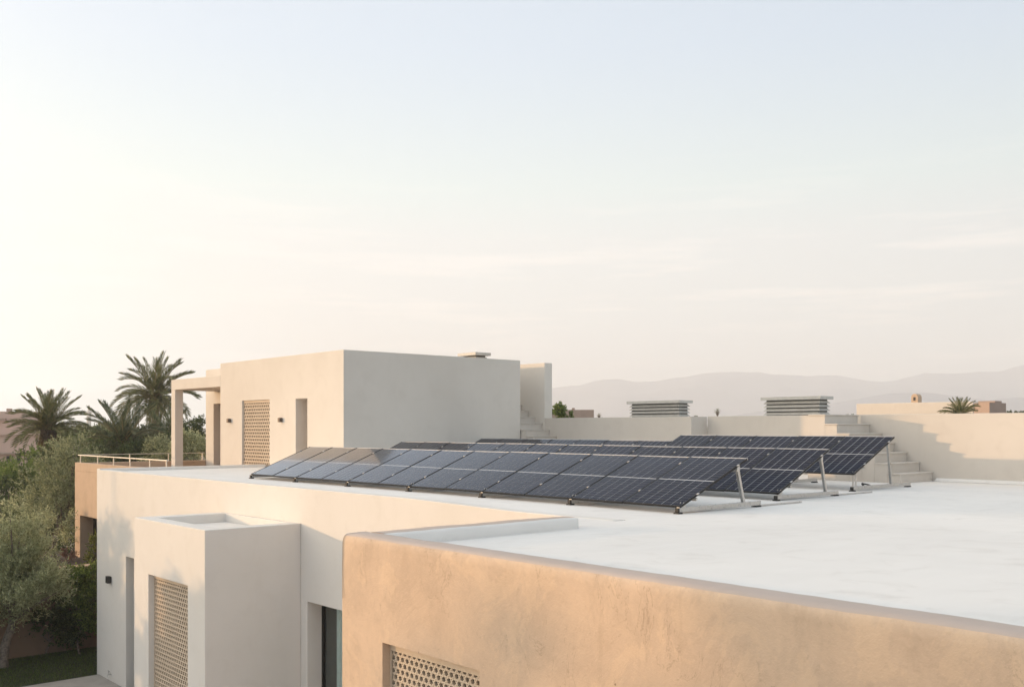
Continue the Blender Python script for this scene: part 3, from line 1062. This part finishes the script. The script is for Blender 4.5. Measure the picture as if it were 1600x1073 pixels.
def crown_mesh(mat, lobes, shoots, per, shoot_len, leaf_l, leaf_w, upright, seed, shell=0.55, spread=0.8):
    rs = np.random.RandomState(seed)
    lob = np.array(lobes, float)
    vol = (lob[:, 3] * lob[:, 4] * lob[:, 5]) ** (2 / 3)
    nc = max(8, shoots // 16)                       # twig clumps with gaps between them
    pick = rs.choice(len(lob), size=nc, p=vol / vol.sum())
    d = unit(rs.normal(size=(nc, 3)))
    rad = shell + (1.02 - shell) * rs.rand(nc) ** 0.6
    lump = 1 + 0.22 * np.sin(d[:, 0] * 5 + pick) * np.sin(d[:, 1] * 6 + 2 * pick) + 0.16 * np.sin(d[:, 2] * 9 + d[:, 0] * 7 + pick)
    cc = lob[pick, :3] + d * (rad * lump)[:, None] * lob[pick, 3:6]
    own = rs.randint(0, nc, shoots)
    size = 0.20 * lob[pick, 3:6][own] * (0.7 + 0.6 * rs.rand(nc))[own][:, None]
    dd = rs.normal(size=(shoots, 3))
    base = cc[own] + dd * size * 0.62
    d = unit(d[own] * 0.8 + unit(dd) * 0.6)
    sd = unit(d * (1 - upright) + np.array([0, 0, 1.0]) * upright + rs.normal(size=(shoots, 3)) * 0.32)
    sl = shoot_len * (0.45 + 0.9 * rs.rand(shoots))
    t = rs.rand(shoots, per)
    c = base[:, None, :] + sd[:, None, :] * (t * sl[:, None])[..., None]
    c = c.reshape(-1, 3)
    ld = unit(np.repeat(sd, per, axis=0) * (1.1 - spread * 0.5) + rs.normal(size=(shoots * per, 3)) * spread * 0.6)
    ll = leaf_l * (0.6 + 0.7 * rs.rand(len(c)))
    lw = leaf_w * (0.7 + 0.6 * rs.rand(len(c)))
    return leaves_mesh('crown', mat, c, ld, ll, lw, rs)


def tree(name, label, cat, base, lobes, mat, shoots=600, per=14, shoot_len=0.4, leaf_l=0.07, leaf_w=0.016, upright=0.35,
         seed=1, trunk_r=0.12, group=None, shell=0.55, bark='bark', limbs=6, spread=0.8, lean=(0, 0)):
    """lobes are relative to the base; trunk forks into limbs that reach the lobes"""
    t = thing(name, base, label, cat, group)
    rr = random.Random(seed)
    tb = MB()
    bz = min(l[2] - l[5] * 0.6 for l in lobes)
    fork = Vector((lean[0], lean[1], max(0.25, bz)))
    n = 7
    pts = []
    for i in range(n + 1):
        q = i / n
        pts.append(Vector((fork.x * q + 0.05 * math.sin(q * 5 + seed), fork.y * q + 0.04 * math.sin(q * 4 + 2 * seed), fork.z * q - 0.1 * (1 - q))))
    tb.tube(pts, [trunk_r * (1.25 - 0.45 * i / n) for i in range(n + 1)], 9)
    for k in range(limbs):
        l = lobes[k % len(lobes)]
        e = Vector(l[:3]) + Vector((rr.uniform(-.6, .6) * l[3], rr.uniform(-.6, .6) * l[4], rr.uniform(-.1, .6) * l[5]))
        s = pts[-1] + Vector((0, 0, rr.uniform(-0.15, 0)))
        mpt = s.lerp(e, 0.5) + Vector((rr.uniform(-.1, .1), rr.uniform(-.1, .1), 0.08))
        tb.tube([s, s.lerp(mpt, 0.5), mpt, mpt.lerp(e, 0.5), e],
                [trunk_r * 0.6, trunk_r * 0.45, trunk_r * 0.3, trunk_r * 0.18, trunk_r * 0.07], 6)
    o = tb.mesh('trunk', M[bark], smooth=True)
    link_copy(o, 'trunk', t)
    me = crown_mesh(M[mat], lobes, shoots, per, shoot_len, leaf_l, leaf_w, upright, seed, shell, spread)
    link_copy(me, 'crown', t)
    return t


def clone_tree(src, base, rotz, sc, label, group=None):
    c = src.copy()
    COL.objects.link(c)
    c.location = base
    c.rotation_euler = (0, 0, rotz)
    c.scale = (sc, sc, sc)
    c['label'] = label
    if group:
        c['group'] = group
    for ch in src.children:
        d = ch.copy()
        COL.objects.link(d)
        d.parent = c
    return c


def drop(px, py, depth, z):
    p = sight(px, py, depth)
    return Vector((p.x, p.y, z))


BZ = -3.5
# the olive by the lawn
b = drop(4, 1030, 29.6, GZ)
fo = sight(28, 900, 29.6) - b
ax = RGT

def L(px, py, depth, rw, rh, base, rd=None):
    """lobe seen at px,py: half-width rw and half-height rh in metres"""
    q = sight(px, py, depth) - base
    return (q.x, q.y, q.z, rw, rd or rw, rh)


olive1 = tree('olive_tree', 'large silvery olive tree with pale trunk on the lawn at left', 'olive tree', b,
              [L(20, 925, 29.8, 1.15, 0.75, b), L(45, 915, 29.4, 0.95, 0.7, b), L(5, 870, 29.6, 1.0, 0.9, b), L(32, 850, 29.8, 0.72, 0.8, b),
               L(18, 812, 29.8, 0.5, 0.6, b), L(-25, 900, 29.6, 1.1, 1.0, b), L(70, 925, 29.2, 0.55, 0.45, b), L(-5, 950, 29.3, 0.9, 0.45, b)],
              'olive', 3000, 13, 0.50, 0.115, 0.032, 0.55, 3, 0.13, shell=0.35, lean=(0.25, -0.1), limbs=9)
b = drop(97, 880, 41, BZ)
olive2 = tree('olive_tree', 'big grey-green olive tree behind the garden wall, left of the terrace', 'olive tree', b,
              [L(100, 800, 41, 1.5, 1.3, b), L(112, 750, 41.5, 1.25, 1.0, b), L(80, 775, 41, 1.1, 1.0, b), L(112, 712, 41.5, 0.8, 0.7, b),
               L(130, 770, 42.5, 1.3, 1.2, b)],
              'olive_dark', 2100, 12, 0.5, 0.14, 0.038, 0.4, 7, 0.16, shell=0.5, limbs=9)
b = drop(85, 890, 35.6, BZ)
tree('young_tree', 'slender young tree with loose pale foliage behind the garden wall', 'young tree', b,
     [L(90, 820, 35.6, 0.42, 0.4, b), L(82, 850, 35.6, 0.45, 0.35, b), L(98, 806, 35.6, 0.32, 0.3, b), L(72, 862, 35.4, 0.35, 0.3, b)],
     'olive', 230, 12, 0.34, 0.09, 0.03, 0.5, 11, 0.04, shell=0.3, limbs=6)
b = drop(107, 890, 35.0, BZ)
tree('flowering_shrub', 'small shrub with dusty pink flower heads above the garden wall', 'shrub', b,
     [L(107, 866, 35.0, 0.24, 0.22, b), L(100, 872, 35.0, 0.22, 0.2, b)], 'pink_bloom', 120, 10, 0.16, 0.05, 0.03, 0.3, 12, 0.02, shell=0.3, limbs=4)
b = drop(152, 885, 34.6, BZ)
tree('yellow_shrub', 'bright yellow-green shrub against the terrace wing corner', 'shrub', b,
     [L(150, 868, 34.6, 0.26, 0.5, b), L(151, 845, 34.6, 0.2, 0.35, b)], 'yellow_leaf', 260, 11, 0.2, 0.06, 0.035, 0.4, 13, 0.03, shell=0.3, limbs=4)
# climbers and shrubs against the garden wall
b = drop(124, 1012, 31.4, GZ)
tree('climbing_shrub', 'green climbing shrub with a pale stem on the garden wall', 'shrub', b,
     [L(106, 900, 31.8, 0.5, 0.32, b, 0.3), L(135, 902, 31.8, 0.55, 0.38, b, 0.3), L(143, 935, 31.6, 0.42, 0.6, b, 0.3), L(118, 930, 31.6, 0.42, 0.4, b, 0.3), L(146, 968, 31.6, 0.3, 0.4, b, 0.25)],
     'green_leaf', 1500, 12, 0.22, 0.075, 0.042, 0.2, 15, 0.03, shell=0.15, limbs=7)
b = drop(75, 1018, 31.4, GZ)
tree('dark_shrub', 'dark broad shrub in the shade against the garden wall', 'shrub', b,
     [L(52, 985, 31.6, 0.5, 0.4, b, 0.3), L(82, 965, 31.6, 0.6, 0.55, b, 0.3), L(108, 980, 31.5, 0.5, 0.5, b, 0.3), L(100, 945, 31.6, 0.5, 0.4, b, 0.3)],
     'dark_leaf', 1300, 11, 0.22, 0.08, 0.045, 0.2, 16, 0.03, shell=0.15, limbs=6)

# masses of garden planting behind
planting = [
    # px, py centre, depth, half width, half height, material, label
    (15, 770, 46, 1.6, 1.3, 'dark_leaf', 'dark rounded shrub at the left edge below the pink house'),
    (48, 742, 48, 1.3, 1.1, 'green_leaf', 'fresh green shrub between the pink house and the big olive'),
    (12, 735, 52, 1.5, 1.0, 'green_leaf', 'leafy green shrub in front of the pink house base'),
    (75, 728, 54, 1.3, 1.2, 'dark_leaf', 'dark shrub under the left palm trunk'),
    (60, 800, 44, 1.5, 1.4, 'dark_leaf', 'deep green shrub left of the big olive'),
    (30, 830, 42, 1.5, 1.3, 'dark_leaf', 'dark bush just above the lawn olive'),
    (112, 868, 39, 1.4, 1.7, 'dark_leaf', 'very dark bush in the gap beside the terrace wing'),
    (150, 700, 58, 1.8, 1.1, 'green_leaf', 'round bush right of the left palm, behind the railing'),
    (118, 690, 66, 2.2, 1.2, 'olive_dark', 'greyish round tree right of the left palm crown'),
    (95, 700, 60, 1.6, 1.6, 'dark_leaf', 'dark tree directly behind the left palm trunk'),
    (185, 712, 52, 1.8, 0.9, 'dark_leaf', 'dark bush below the middle palm clump'),
    (225, 705, 56, 1.8, 1.0, 'dark_leaf', 'dark bush behind the railing left of the porch column'),
    (258, 712, 50, 1.3, 0.9, 'olive_dark', 'grey-green bush seen left of the porch column base'),
    (300, 678, 56, 1.3, 1.2, 'dark_leaf', 'dark tree framed by the porch opening'),
    (296, 705, 47, 0.8, 0.8, 'olive', 'pale olive bush low in the porch opening at left'),
    (312, 702, 48, 0.6, 0.8, 'olive', 'pale olive bush low in the porch opening at right'),
    (170, 684, 85, 2.6, 1.4, 'dark_leaf', 'distant dark tree left of the middle palm clump'),
    (125, 680, 95, 4.0, 1.3, 'olive_dark', 'distant tree line behind the left palm'),
    (50, 680, 100, 3.0, 1.2, 'dark_leaf', 'distant dark trees beside the pink house'),
    (225, 690, 90, 4.5, 1.4, 'dark_leaf', 'distant dark trees behind the tall palm trunk'),
]
for i, (px, py, dep, rw, rh, mat, label) in enumerate(planting):
    base = drop(px, py, dep, BZ if dep < 48 else GZ + 1.5)
    base.z = min(base.z, sight(px, py, dep).z - rh)
    c = sight(px, py, dep) - base
    rr = random.Random(100 + i)
    lobes = []
    for k in range(7):
        dx = rr.uniform(-0.75, 0.75) * rw
        off = RGT * dx + FWD * rr.uniform(-0.5, 0.5) * rw
        zz = c.z + rr.uniform(-0.55, 0.5) * rh * (1 - 0.5 * abs(dx) / rw)
        s = rr.uniform(0.4, 0.62)
        lobes.append((off.x, off.y, zz, rw * s, rw * s, rh * s))
    lobes.append((0, 0, c.z * 0.45, rw * 0.7, rw * 0.7, c.z * 0.45))
    k = dep / 45.0
    tree('garden_shrub' if dep < 60 else 'garden_tree', label, 'shrub' if dep < 60 else 'tree', base, lobes, mat,
         int(750 * min(1.6, rw)), 12, 0.34 * k, 0.09 * k, 0.042 * k, 0.4, 200 + i, 0.07, shell=0.45, limbs=5,
         group='planting behind the house')


# palms ------------------------------------------------------------
def frond_mesh(name, length, bend, leaf, mat, seed, pairs=34, width=0.055):
    """frond growing along +x, arching down by 'bend' radians"""
    rs = random.Random(seed)
    mb = MB()
    pts = []
    n = 14
    x = z = 0.0
    for i in range(n + 1):
        t = i / n
        a = 0.0 - bend * t ** 1.5
        if i:
            x += math.cos(a) * length / n
            z += math.sin(a) * length / n
        pts.append(Vector((x, 0, z)))
    mb.tube(pts, [0.04 * (1 - 0.85 * i / n) + 0.006 for i in range(n + 1)], 4, cap=False)
    nr = len(mb.f)
    for k in range(pairs):
        t = 0.14 + 0.86 * (k + rs.uniform(-.3, .3)) / pairs
        t = min(max(t, 0.1), 0.995)
        i = min(int(t * n), n - 1)
        p = pts[i].lerp(pts[i + 1], t * n - i)
        d = (pts[i + 1] - pts[i]).normalized()
        upv = Vector((-d.z, 0, d.x))
        ll = leaf * (0.45 + 0.75 * math.sin(math.pi * min(1, t * 0.82 + 0.12))) * rs.uniform(0.85, 1.15)
        for s in (-1, 1):
            sp = 0.72 - 0.35 * t
            q = (d * (1 - sp * 0.55) + Vector((0, s, 0)) * sp + upv * rs.uniform(0.25, 0.5)).normalized()
            e = p + q * ll + Vector((0, 0, -0.12 * ll))
            m_ = p + q * ll * 0.45
            wv = d.cross(q).cross(q).normalized() * width * 0.5
            mb.add([p, m_ + wv, e, m_ - wv], [(0, 1, 2, 3)])
    me = mb.mesh(name, mat, smooth=False)
    me.materials.append(M['rachis'])
    for i in range(nr):
        me.polygons[i].material_index = 1
    return me


FR = {}
for nm, mat in (('palm', 'palm'), ('palm_blue', 'palm_blue'), ('dead', 'dead_palm')):
    for j, bend in enumerate((0.35, 0.75, 1.2)):
        FR[nm, j] = frond_mesh('frond', 1.0 * 3.0, bend, 0.52, M[mat], 31 + j, 36 if nm != 'dead' else 20)


def palm(label, base, crown_z, scale, kind, nfr, trunk_r, seed, low=-35, dead=10, high=86, sway=(0, 0)):
    t = thing('palm_tree', base, label, 'palm tree', 'date palms in the garden')
    rs = random.Random(seed)
    h = crown_z - base[2]
    tb = MB()
    n = max(6, int(h / 0.16))
    pts, rad = [], []
    for i in range(n + 1):
        q = i / n
        pts.append((sway[0] * q * q, sway[1] * q * q, h * q - 0.1 * (1 - q)))
        rad.append(trunk_r * (1.12 - 0.2 * q + (0.10 if i % 2 else 0.0)) * (1.0 if q < 0.9 else 1.0 + (q - 0.9) * 4))
    tb.tube(pts, rad, 10)
    # stubs of cut leaf stalks near the top
    for k in range(60):
        a = k * 2.4
        q = 1 - 0.35 * (k / 60.0) * min(1, 2.0 / h)
        p = Vector((sway[0] * q * q + math.cos(a) * trunk_r * 1.0, sway[1] * q * q + math.sin(a) * trunk_r * 1.0, h * q))
        e = p + Vector((math.cos(a) * 0.16, math.sin(a) * 0.16, 0.2))
        tb.tube([p, e], [0.05, 0.03], 4)
    link_copy(tb.mesh('trunk', M['palm_bark']), 'trunk', t)
    for k in range(nfr):
        q = (k + 0.5) / nfr
        el = high - (high - low) * q ** 0.85 + rs.uniform(-6, 6)
        az = k * 2.39996 + rs.uniform(-.2, .2)
        var = 0 if el > 55 else (1 if el > 10 else 2)
        if rs.random() < 0.25:
            var = min(2, var + 1)
        s = scale * rs.uniform(0.88, 1.12)
        nm = kind
        link_copy(FR[nm, var], 'frond', t, (sway[0] + math.cos(az) * 0.08, sway[1] + math.sin(az) * 0.08, h + 0.12 + 0.1 * (1 - q)),
                  (rs.uniform(-.35, .35), -R(el), az), (s, s, s))
    for k in range(dead):
        az = k * 2.39996 + 1.0
        s = scale * rs.uniform(0.5, 0.8)
        link_copy(FR['dead', 2], 'dead_frond', t, (sway[0] + math.cos(az) * 0.15, sway[1] + math.sin(az) * 0.15, h - 0.05), (rs.uniform(-.3, .3), R(rs.uniform(35, 70)), az), (s, s, s))
    return t


b = drop(243, 700, 70, GZ + 1)
palm('tallest date palm, its crown rising beside the porch', b, sight(243, 622, 70).z, 1.02, 'palm', 60, 0.26, 1, low=-32, dead=5)
b = drop(76, 700, 58, GZ + 1)
palm('squat date palm by the pink house at far left', b, sight(78, 672, 58).z, 0.76, 'palm', 60, 0.30, 2, low=-4, dead=14, high=84)
b = drop(192, 700, 54, GZ + 1)
palm('shaggy dark palm clump below the tallest palm', b, sight(192, 698, 54).z, 0.84, 'palm_blue', 60, 0.3, 3, low=-25, dead=6, high=80)
b = drop(262, 700, 60, GZ + 1)
palm('low palm half hidden behind the porch column', b, sight(268, 694, 60).z, 0.8, 'palm_blue', 40, 0.25, 4, low=-20, dead=3, high=75)

# ------------------------------------------------------------------ neighbours
def win(b_, x0, x1, y0, y1, z0, z1, mat, parent, name='window'):
    return MB().box(x0, x1, y0, y1, z0, z1).build(name, mat, parent)


# rose house beyond the garden at left, faces turned to the camera
def oriented_house(name, label, px0, px1, depth, ztop, zbase, mat, turn, length, cat='house'):
    """front face spans px0..px1 at this depth; body goes back by length"""
    a = sight(px0, 669, depth)
    c = sight(px1, 669, depth)
    t = thing(name, ((a.x + c.x) / 2, (a.y + c.y) / 2, zbase), label, cat)
    return t, a, c


def prism(a, c, back, z0, z1, name, mat, parent):
    bk = FWD * back
    m_ = MB()
    v = [(a.x, a.y, z0), (c.x, c.y, z0), (c.x + bk.x, c.y + bk.y, z0), (a.x + bk.x, a.y + bk.y, z0)]
    v += [(x, y, z1) for x, y, _ in v]
    m_.add(v, [(0, 3, 2, 1), (4, 5, 6, 7), (0, 1, 5, 4), (1, 2, 6, 5), (2, 3, 7, 6), (3, 0, 4, 7)])
    return m_.build(name, mat, parent)


D_ = 92
def zt(py, d):
    return 1.27 + (669.0 - py) / 1528.0 * d


t, a, c = oriented_house('rose_house', 'rose coloured flat-roofed house behind the palm at far left', -90, 70, D_, 0, GZ, M['rose'], 0, 8)
prism(a, c, 10, GZ, zt(677, D_), 'lower_storey', M['rose'], t)
a2 = sight(-90, 669, D_ - 0.25)
c2 = sight(71, 669, D_ - 0.25)
prism(a2, c2, 0.25, zt(679.5, D_), zt(676.5, D_), 'coping', M['rose'], t)
prism(sight(-90, 669, D_ - 0.4), sight(72, 669, D_ - 0.4), 0.38, zt(709, D_), zt(706.5, D_), 'string_course', M['brown'], t)
prism(sight(-70, 669, D_ + 2), sight(34, 669, D_ + 2), 6, zt(678, D_), zt(642, D_), 'upper_storey', M['rose'], t)
prism(sight(10, 669, D_ + 3), sight(16, 669, D_ + 3), 0.4, zt(642, D_), zt(637, D_), 'chimney', M['brown'], t)
for px in (10, 26):
    prism(sight(px, 669, D_ - 0.06), sight(px + 6, 669, D_ - 0.06), 0.3, zt(722, D_), zt(712, D_), 'window', M['black_frame'], t)
prism(sight(-30, 669, D_ + 1.7), sight(8, 669, D_ + 1.7), 0.28, zt(656, D_), zt(653, D_), 'awning_beam', M['brown'], t)

# slim tower on the left horizon
p = drop(139, 669, 330, GZ)
tw = thing('slim_tower', p, 'tiny pale tower on the horizon between the left palms', 'tower')
MB().tube([(p.x, p.y, GZ), (p.x, p.y, zt(642, 330))], [0.75, 0.7], 10).build('shaft', M['cream'], tw)
MB().tube([(p.x, p.y, zt(646, 330)), (p.x, p.y, zt(644.5, 330)), (p.x, p.y, zt(643, 330))], [0.8, 1.15, 0.8], 10).build('balcony', M['cream'], tw)
MB().tube([(p.x, p.y, zt(642, 330)), (p.x, p.y, zt(633, 330))], [0.4, 0.3], 8).build('lantern', M['cream'], tw)

# brown house behind the far parapet with a small tree
D2 = 62
t, a, c = oriented_house('brown_house', 'flat brown house behind the shaded parapet, beside the small tree', 850, 928, D2, 0, GZ, M['brown'], 0, 8)
prism(a, c, 8, GZ, zt(640, D2), 'wall', M['brown'], t)
prism(sight(894, 669, D2 + 1), sight(898, 669, D2 + 1), 0.2, zt(640, D2), zt(636.5, D2), 'chimney', M['brown'], t)
b = drop(876, 660, 50, GZ)
tree('slender_tree', 'small leafy tree behind the parapet, right of the tall stair wall', 'tree', b,
     [L(875, 632, 50, 0.28, 0.42, b), L(877, 642, 50, 0.38, 0.4, b), L(870, 650, 50, 0.36, 0.4, b), L(882, 650, 50, 0.36, 0.4, b), L(876, 665, 50, 0.45, 0.6, b)],
     'green_leaf', 330, 11, 0.2, 0.10, 0.05, 0.5, 41, 0.05, shell=0.3, limbs=6)

# cream neighbour house at right
nb = thing('cream_house', (47, 22, GZ), 'sunlit cream neighbour house with a small arched chimney beyond the wall', 'house')
MB().box(44.6, 46.9, 19.2, 24.86, GZ, 2.48).build('wall', M['cream'], nb, bevel=0.02)
MB().box(46.0, 46.4, 22.44, 22.77, 2.48, 2.78).build('chimney', M['terra'], nb)
ch = MB()
yc, zc, r0 = 22.605, 2.78, 0.165
n = 10
for xx in (46.0, 46.4):
    for i in range(n + 1):
        a_ = math.pi * i / n
        ch.v.append((xx, yc + r0 * math.cos(a_), zc + r0 * math.sin(a_)))
for i in range(n):
    ch.f.append((i, i + 1, n + 1 + i + 1, n + 1 + i))
ch.f.append(tuple(range(n + 1))[::-1])
ch.f.append(tuple(range(n + 1, 2 * n + 2)))
ch.build('chimney_arch', M['terra'], nb)
MB().box(45.97, 45.998, 22.56, 22.65, 2.62, 2.78).build('flue_opening', M['louvre_core'], nb)
q = drop(1412, 629, 58, 2.48)
tree('roof_plant', 'dark low plant on the cream neighbour roof beside the chimney', 'plant', q,
     [(0, 0, 0.12, 0.35, 0.35, 0.12)], 'dark_leaf', 60, 9, 0.12, 0.08, 0.05, 0.3, 44, 0.02, shell=0.2, limbs=3)
D3 = 41
t = thing('rose_block', sight(1546, 669, D3 + 1), 'rose-brown block with flat roof at the right beyond the wall', 'house')
t.location.z = GZ
pa, pb_, pc = sight(1522, 669, D3 + 1.6), sight(1546, 669, D3), sight(1572, 669, D3 + 1.2)
pd = pa + pc - pb_
m_ = MB()
for z in (GZ, zt(628.5, D3)):
    for pp in (pa, pb_, pc, pd):
        m_.v.append((pp.x, pp.y, z))
m_.f += [(3, 2, 1, 0), (4, 5, 6, 7), (0, 1, 5, 4), (1, 2, 6, 5), (2, 3, 7, 6), (3, 0, 4, 7)]
m_.build('wall', M['brown'], t)
sk = (pa + pb_ + pc + pd) / 4
MB().box(sk.x - 0.35, sk.x + 0.35, sk.y - 0.35, sk.y + 0.35, zt(628.5, D3), zt(625, D3)).build('roof_hatch', M['brown'], t)

b = drop(1500, 650, 36, GZ)
palm('leafy palm top showing above the right wall', b, sight(1502, 655, 36).z, 0.21, 'palm', 60, 0.14, 6, low=-5, dead=3, high=80)

# far palms and tree tops on the plain
for i, (px, py, d, s, lab) in enumerate([(1121, 644, 210, 0.42, 'tiny distant palm on the horizon between the two vents'),
                                         (936, 650, 230, 0.35, 'tiny distant palm on the horizon right of the brown house')]):
    b = drop(px, 669, d, GZ)
    palm(lab, b, sight(px, py, d).z, s * 0.55, 'palm', 22, 0.12, 60 + i, low=-20, dead=0)
far = [(1084, 651, 200, 'distant dark tree top right of the left vent'), (1092, 652, 240, 'smaller distant tree top right of the left vent'),
       (1182, 652, 240, 'distant tree top left of the right vent'), (1330, 648, 160, 'distant tree top left of the cream neighbour house'),
       (1578, 645, 190, 'distant tree crown at the right horizon beside the rose block'), (1590, 645, 190, 'distant tree crown near the right edge of the horizon'),
       (1598, 646, 190, 'distant tree crown at the right edge of the picture'), (945, 653, 220, 'low distant bush right of the brown house')]
for i, (px, py, d, lab) in enumerate(far):
    b = drop(px, py, d, GZ)
    c = sight(px, py, d) - b
    s = d / 200.0
    tree('far_tree', lab, 'tree', b, [(0, 0, c.z - 0.6 * s, 0.8 * s, 0.8 * s, 0.6 * s), (0.5 * s, -0.4 * s, c.z - 0.9 * s, 0.7 * s, 0.7 * s, 0.6 * s), (0, 0, c.z * 0.5, 2.3 * s, 2.3 * s, c.z * 0.36)],
         'dark_leaf', 320, 9, 0.4, 0.32, 0.2, 0.3, 300 + i, 0.1, shell=0.3, limbs=4, group='far trees on the plain')

# trees of the garden left of the view, whose evening shadow falls on the walls
dense = None
rr = random.Random(77)
for i in range(15):
    y = 24.5 + i * 1.35 + rr.uniform(-0.4, 0.4)
    x = -2.6 + rr.uniform(-0.9, 0.9) + (0.16 * (y - 33) if y > 33 else 0)
    sc_ = rr.uniform(0.80, 1.22) * (0.93 if 27 < y < 31 else 1.0)
    if dense is None:
        dense = tree('side_tree', 'dense tall tree of the side garden left of the view', 'tree', Vector((x, y, GZ)),
                     [(0, 0, 4.4, 0.75, 0.75, 0.95), (0.45, -0.3, 3.5, 0.8, 0.8, 0.9), (-0.4, 0.35, 3.3, 0.85, 0.8, 0.9), (0.1, 0.4, 2.3, 1.0, 1.0, 1.0),
                      (-0.2, -0.4, 2.0, 1.0, 1.0, 1.0), (0, 0, 1.0, 1.0, 1.0, 0.9)],
                     'olive_dark', 1500, 12, 0.42, 0.15, 0.06, 0.45, 501, 0.12, shell=0.2, limbs=8, group='trees of the side garden')
    else:
        clone_tree(dense, (x, y, GZ), rr.uniform(0, 6.28), sc_, 'dense tall tree of the side garden left of the view', 'trees of the side garden')

tall = [(-11.9, 52.2, 7.3, 0.75, 1.4, 700), (-33.0, 44.6, 5.0, 1.3, 2.0, 280), (-34.0, 49.2, 4.2, 1.1, 1.7, 200), (-32.0, 40.6, 5.2, 1.5, 2.0, 300)]  # unseen trees; the first is added and shaped to shade the roof wall
for i, (x, y, zc, hh, rw, ns) in enumerate(tall):
    zb = zc - GZ
    lob = [(0, 0, zb + hh * 0.4, rw * 0.6, rw * 0.6, hh * 0.6), (rw * .4, -rw * .4, zb, rw * 0.6, rw * 0.6, hh * 0.6),
           (-rw * .4, rw * .4, zb - .1, rw * 0.6, rw * 0.6, hh * 0.7)]
    tree('shade_tree', 'tall loose unseen tree beyond the side garden, placed to shade the walls', 'tree', Vector((x, y, GZ)), lob,
         'olive_dark', ns, 12, 0.5, 0.22, 0.10, 0.3, 601 + i, 0.045 if i == 0 else 0.13, shell=0.15, limbs=8, group='tall trees beyond the side garden')

# lawn blades
rs = np.random.RandomState(9)
n = 26000
gx = rs.uniform(3.5, 11.9, n)
gy = rs.uniform(29.7, 33.4, n)
cen = np.stack([gx, gy, np.full(n, GZ + 0.025)], 1)
gd = unit(np.stack([rs.normal(0, .5, n), rs.normal(0, .5, n), np.ones(n)], 1))
me = leaves_mesh('lawn_grass', M['grass'], cen, gd, rs.uniform(0.04, 0.10, n), rs.uniform(0.008, 0.016, n), rs)
o = bpy.data.objects.new('lawn_grass', me)
COL.objects.link(o)
tag(o, 'short shaded grass of the lawn beside the white house', 'grass', kind='stuff')

# ------------------------------------------------------------------ haze
hz = MB()
x0, x1, y0, y1, z0, z1 = -700, 3520, -250, 5500, GZ - 1.0, 312
v = [frame_pt(x0, y0, z0), frame_pt(x1, y0, z0), frame_pt(x1, y1, z0), frame_pt(x0, y1, z0),
     frame_pt(x0, y0, z1), frame_pt(x1, y0, z1), frame_pt(x1, y1, z1), frame_pt(x0, y1, z1)]
hz.add(v, [(0, 3, 2, 1), (4, 5, 6, 7), (0, 1, 5, 4), (1, 2, 6, 5), (2, 3, 7, 6), (3, 0, 4, 7)])
hm = bpy.data.materials.new('evening_haze')
hm.use_nodes = True
hm.node_tree.nodes.clear()
ho = hm.node_tree.nodes.new('ShaderNodeOutputMaterial')
pv = hm.node_tree.nodes.new('ShaderNodeVolumePrincipled')
pv.inputs['Color'].default_value = (1.0, 1.0, 1.0, 1)
pv.inputs['Density'].default_value = 0.00044
pv.inputs['Anisotropy'].default_value = 0.0
hm.node_tree.links.new(pv.outputs[0], ho.inputs['Volume'])
tag(hz.build('haze', hm), kind='stuff')
